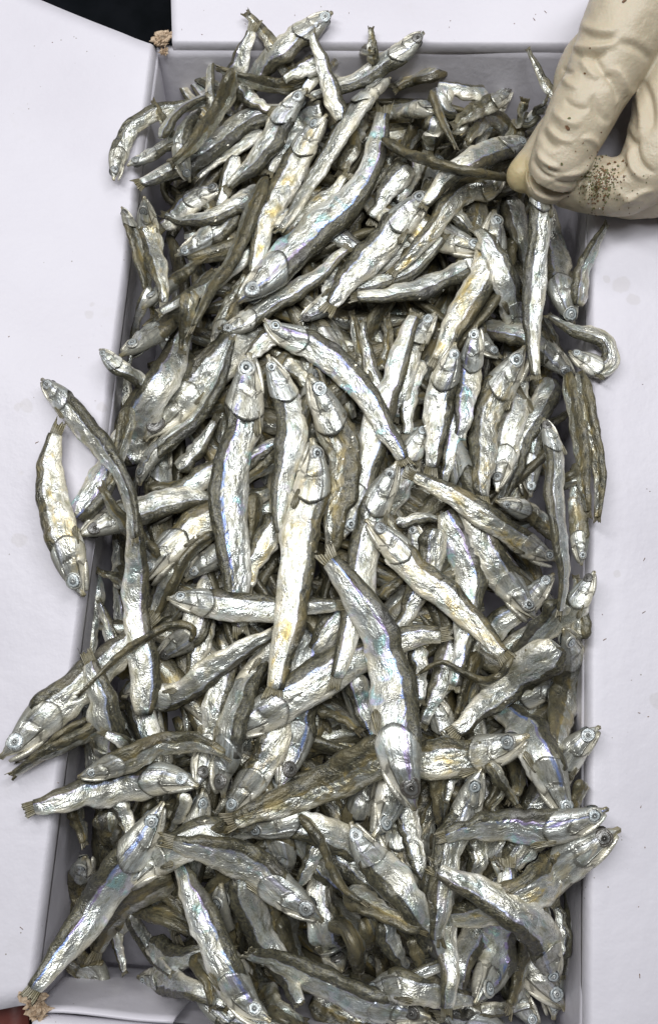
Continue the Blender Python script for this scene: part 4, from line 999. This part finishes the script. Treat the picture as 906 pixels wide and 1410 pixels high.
for (x0, y0, x1, y1, hw, hh, cv) in FOLDS:
    a_ = np.array([x0, y0], float); b_ = np.array([x1, y1], float); e_ = b_-a_; l_ = np.hypot(*e_); e_ /= l_; n2 = np.array([-e_[1], e_[0]])
    q = pp-a_; al = q@e_/l_; ac = q@n2-cv*4*al*(1-al)
    sh = np.exp(-(ac/(hw*.62))**2)*np.clip(1-np.abs(al*2-1)**3, 0, 1)*((al > 0) & (al < 1))
    dsp += hh*.95*sh*upface
for i in range(nv):
    p = co[i]; n1 = mnoise.noise(Vector((p[0]/34, p[1]/34, p[2]/34))); n2_ = mnoise.noise(Vector((p[0]/13+n1*1.5, p[1]/17, p[2]/15)))
    dsp[i] += 2.0*n1-.5*max(0, .22-abs(n1+.1))*4+.5*n2_
co2 = co+nr*dsp[:, None]
me2.vertices.foreach_set('co', ((co2-parent_origin[hand.name])*S).astype(np.float32).ravel()); me2.update()
me2.polygons.foreach_set('use_smooth', [True]*len(me2.polygons))
# ------------------------------------------------------------------ bits stuck to the glove
M_BITG = simple('green_bits', (.06, .065, .02), (.16, .15, .06), 900, .7); M_BITB = simple('brown_bits', (.07, .03, .012), (.20, .10, .04), 900, .7)
M_SCALE = simple('loose_fish_scale', (.30, .26, .16), (.72, .70, .62), 600, .3, 0, .5)
from mathutils.bvhtree import BVHTree
bvh = BVHTree.FromPolygons([Vector(c) for c in co2], [tuple(p.vertices) for p in me2.polygons])
def on_glove(x, y):
    o_ = Vector(CAMP); d_ = Vector(at(x, y, 0))-o_; d_.normalize(); hit = bvh.ray_cast(o_, d_); return hit[0], hit[1]
def flakes(name, spots, mat, parent, seed):
    rr = random.Random(seed); V = []; F = []
    for (x, y, r_) in spots:
        h_, n_v = on_glove(x, y)
        if h_ is None: continue
        t1 = n_v.orthogonal().normalized(); t2 = n_v.cross(t1); b0 = len(V); k = 6; ph = rr.uniform(0, 6.28); el = rr.uniform(.35, 1)
        for lay in (1.3, -.6):
            for j in range(k):
                an = 2*math.pi*j/k; rad = r_*rr.uniform(.6, 1.2); u_ = math.cos(an)*rad; v_ = math.sin(an)*rad*el
                V.append(np.array(h_+n_v*(lay*rr.uniform(.6, 1))+t1*(u_*math.cos(ph)-v_*math.sin(ph))+t2*(u_*math.sin(ph)+v_*math.cos(ph))))
        F.append(tuple(b0+j for j in range(k)))
        for j in range(k): F.append((b0+j, b0+k+j, b0+k+(j+1) % k, b0+(j+1) % k))
    return mesh_obj(name, V, F, mat, parent, smooth=False)
rr = random.Random(5)
cl = [(rr.gauss(822, 11), rr.gauss(254, 15), rr.uniform(.6, 1.9)) for _ in range(230)]+[(rr.gauss(836, 12), rr.gauss(240, 14), rr.uniform(.8, 2.4)) for _ in range(90)]+[(rr.uniform(805, 900), rr.uniform(235, 296), rr.uniform(.6, 1.4)) for _ in range(40)]
flakes('green_debris', cl[::2]+[(783, 163, 2.2), (773, 226, 2.2)], M_BITG, hand, 1)['kind'] = 'stuff'
flakes('brown_debris', cl[1::2]+[(805, 101, 2.2), (781, 176, 4), (756, 230, 2), (802, 197, 1.2), (859, 2, 3.4), (827, 182, 1.3), (812, 66, 1.0), (792, 208, 1.2)], M_BITB, hand, 2)['kind'] = 'stuff'
flakes('scale_debris', [(rr.gauss(815, 10), rr.gauss(252, 16), rr.uniform(1, 2.6)) for _ in range(12)], M_SCALE, hand, 3)['kind'] = 'stuff'
# crumbs and hairs on the flaps
V = []; F = []
for k in range(38):
    if rr.random() < .5: x, y = rr.uniform(0, 180), rr.uniform(10, 1340)
    else: x, y = rr.uniform(822, 905), rr.uniform(320, 1400)
    if k < 14: x, y = rr.uniform(250, 780), rr.uniform(3, 50)
    p = at(x, y, 0); an = rr.uniform(0, 6.28); L_ = rr.choice((.6, .8, 1.0, 1.0, 1.6, 2.6)); W_ = rr.uniform(.3, .6); b0 = len(V)
    zz = 7.0
    for lay in (0, 1.0):
        for (u_, v_) in ((-L_, -W_), (L_, -W_*.6), (L_*1.1, W_*.5), (-L_*.8, W_)):
            V.append(p+V3(math.cos(an)*u_-math.sin(an)*v_, math.sin(an)*u_+math.cos(an)*v_, lay))
    F += [(b0+4, b0+5, b0+6, b0+7), (b0, b0+1, b0+5, b0+4), (b0+1, b0+2, b0+6, b0+5), (b0+2, b0+3, b0+7, b0+6), (b0+3, b0, b0+4, b0+7)]
bpy.context.view_layer.update()
dg = bpy.context.evaluated_depsgraph_get(); V = np.array(V)
for i in range(0, len(V), 8):
    c = V[i:i+8].mean(0); ok, loc, nn, ii, ob, mm = scene.ray_cast(dg, Vector((c[0]*S, c[1]*S, 60*S)), Vector((0, 0, -1)))
    if ok: V[i:i+8, 2] += loc.z/S-.3
o = mesh_obj('flap_crumbs', V, F, M_BITB, smooth=False); tag(o, 'tiny dark crumbs scattered on the white flaps', 'crumbs', kind='stuff')
V = []; F = []
for k in range(900):
    x, y = rr.uniform(-300, 300), rr.uniform(-640, 600); r_ = rr.uniform(1.0, 3.0)
    if wall_dist(x, y) < 20: continue
    ok, loc, nn, ii, ob, mm = scene.ray_cast(dg, Vector((x*S, y*S, 80*S)), Vector((0, 0, -1)))
    if not ok or 'glove' in ob.name or nn.z < .35: continue
    q = np.array(loc)/S; t1 = nn.orthogonal().normalized(); t2 = nn.cross(t1); b0 = len(V); ph = rr.uniform(0, 6.28); nn2 = np.array(nn); t1 = np.array(t1); t2 = np.array(t2)
    tilt = rr.uniform(-.35, .35)
    for lay in (1.2, .4):
        for j in range(5):
            an = 2*math.pi*j/5+ph; ra = r_*rr.uniform(.5, 1.2); V.append(q+t1*math.cos(an)*ra+t2*math.sin(an)*ra*.6+nn2*(lay+tilt*math.cos(an)*ra*.5+.3))
    F.append(tuple(b0+j for j in range(5))); F += [(b0+j, b0+5+j, b0+5+(j+1) % 5, b0+(j+1) % 5) for j in range(5)]
o = mesh_obj('loose_flakes', V, F, M_SCALE, smooth=False); tag(o, 'tiny loose skin flakes and scales sprinkled over the heaped fish', 'flakes', kind='stuff')
print('FISH', n_)
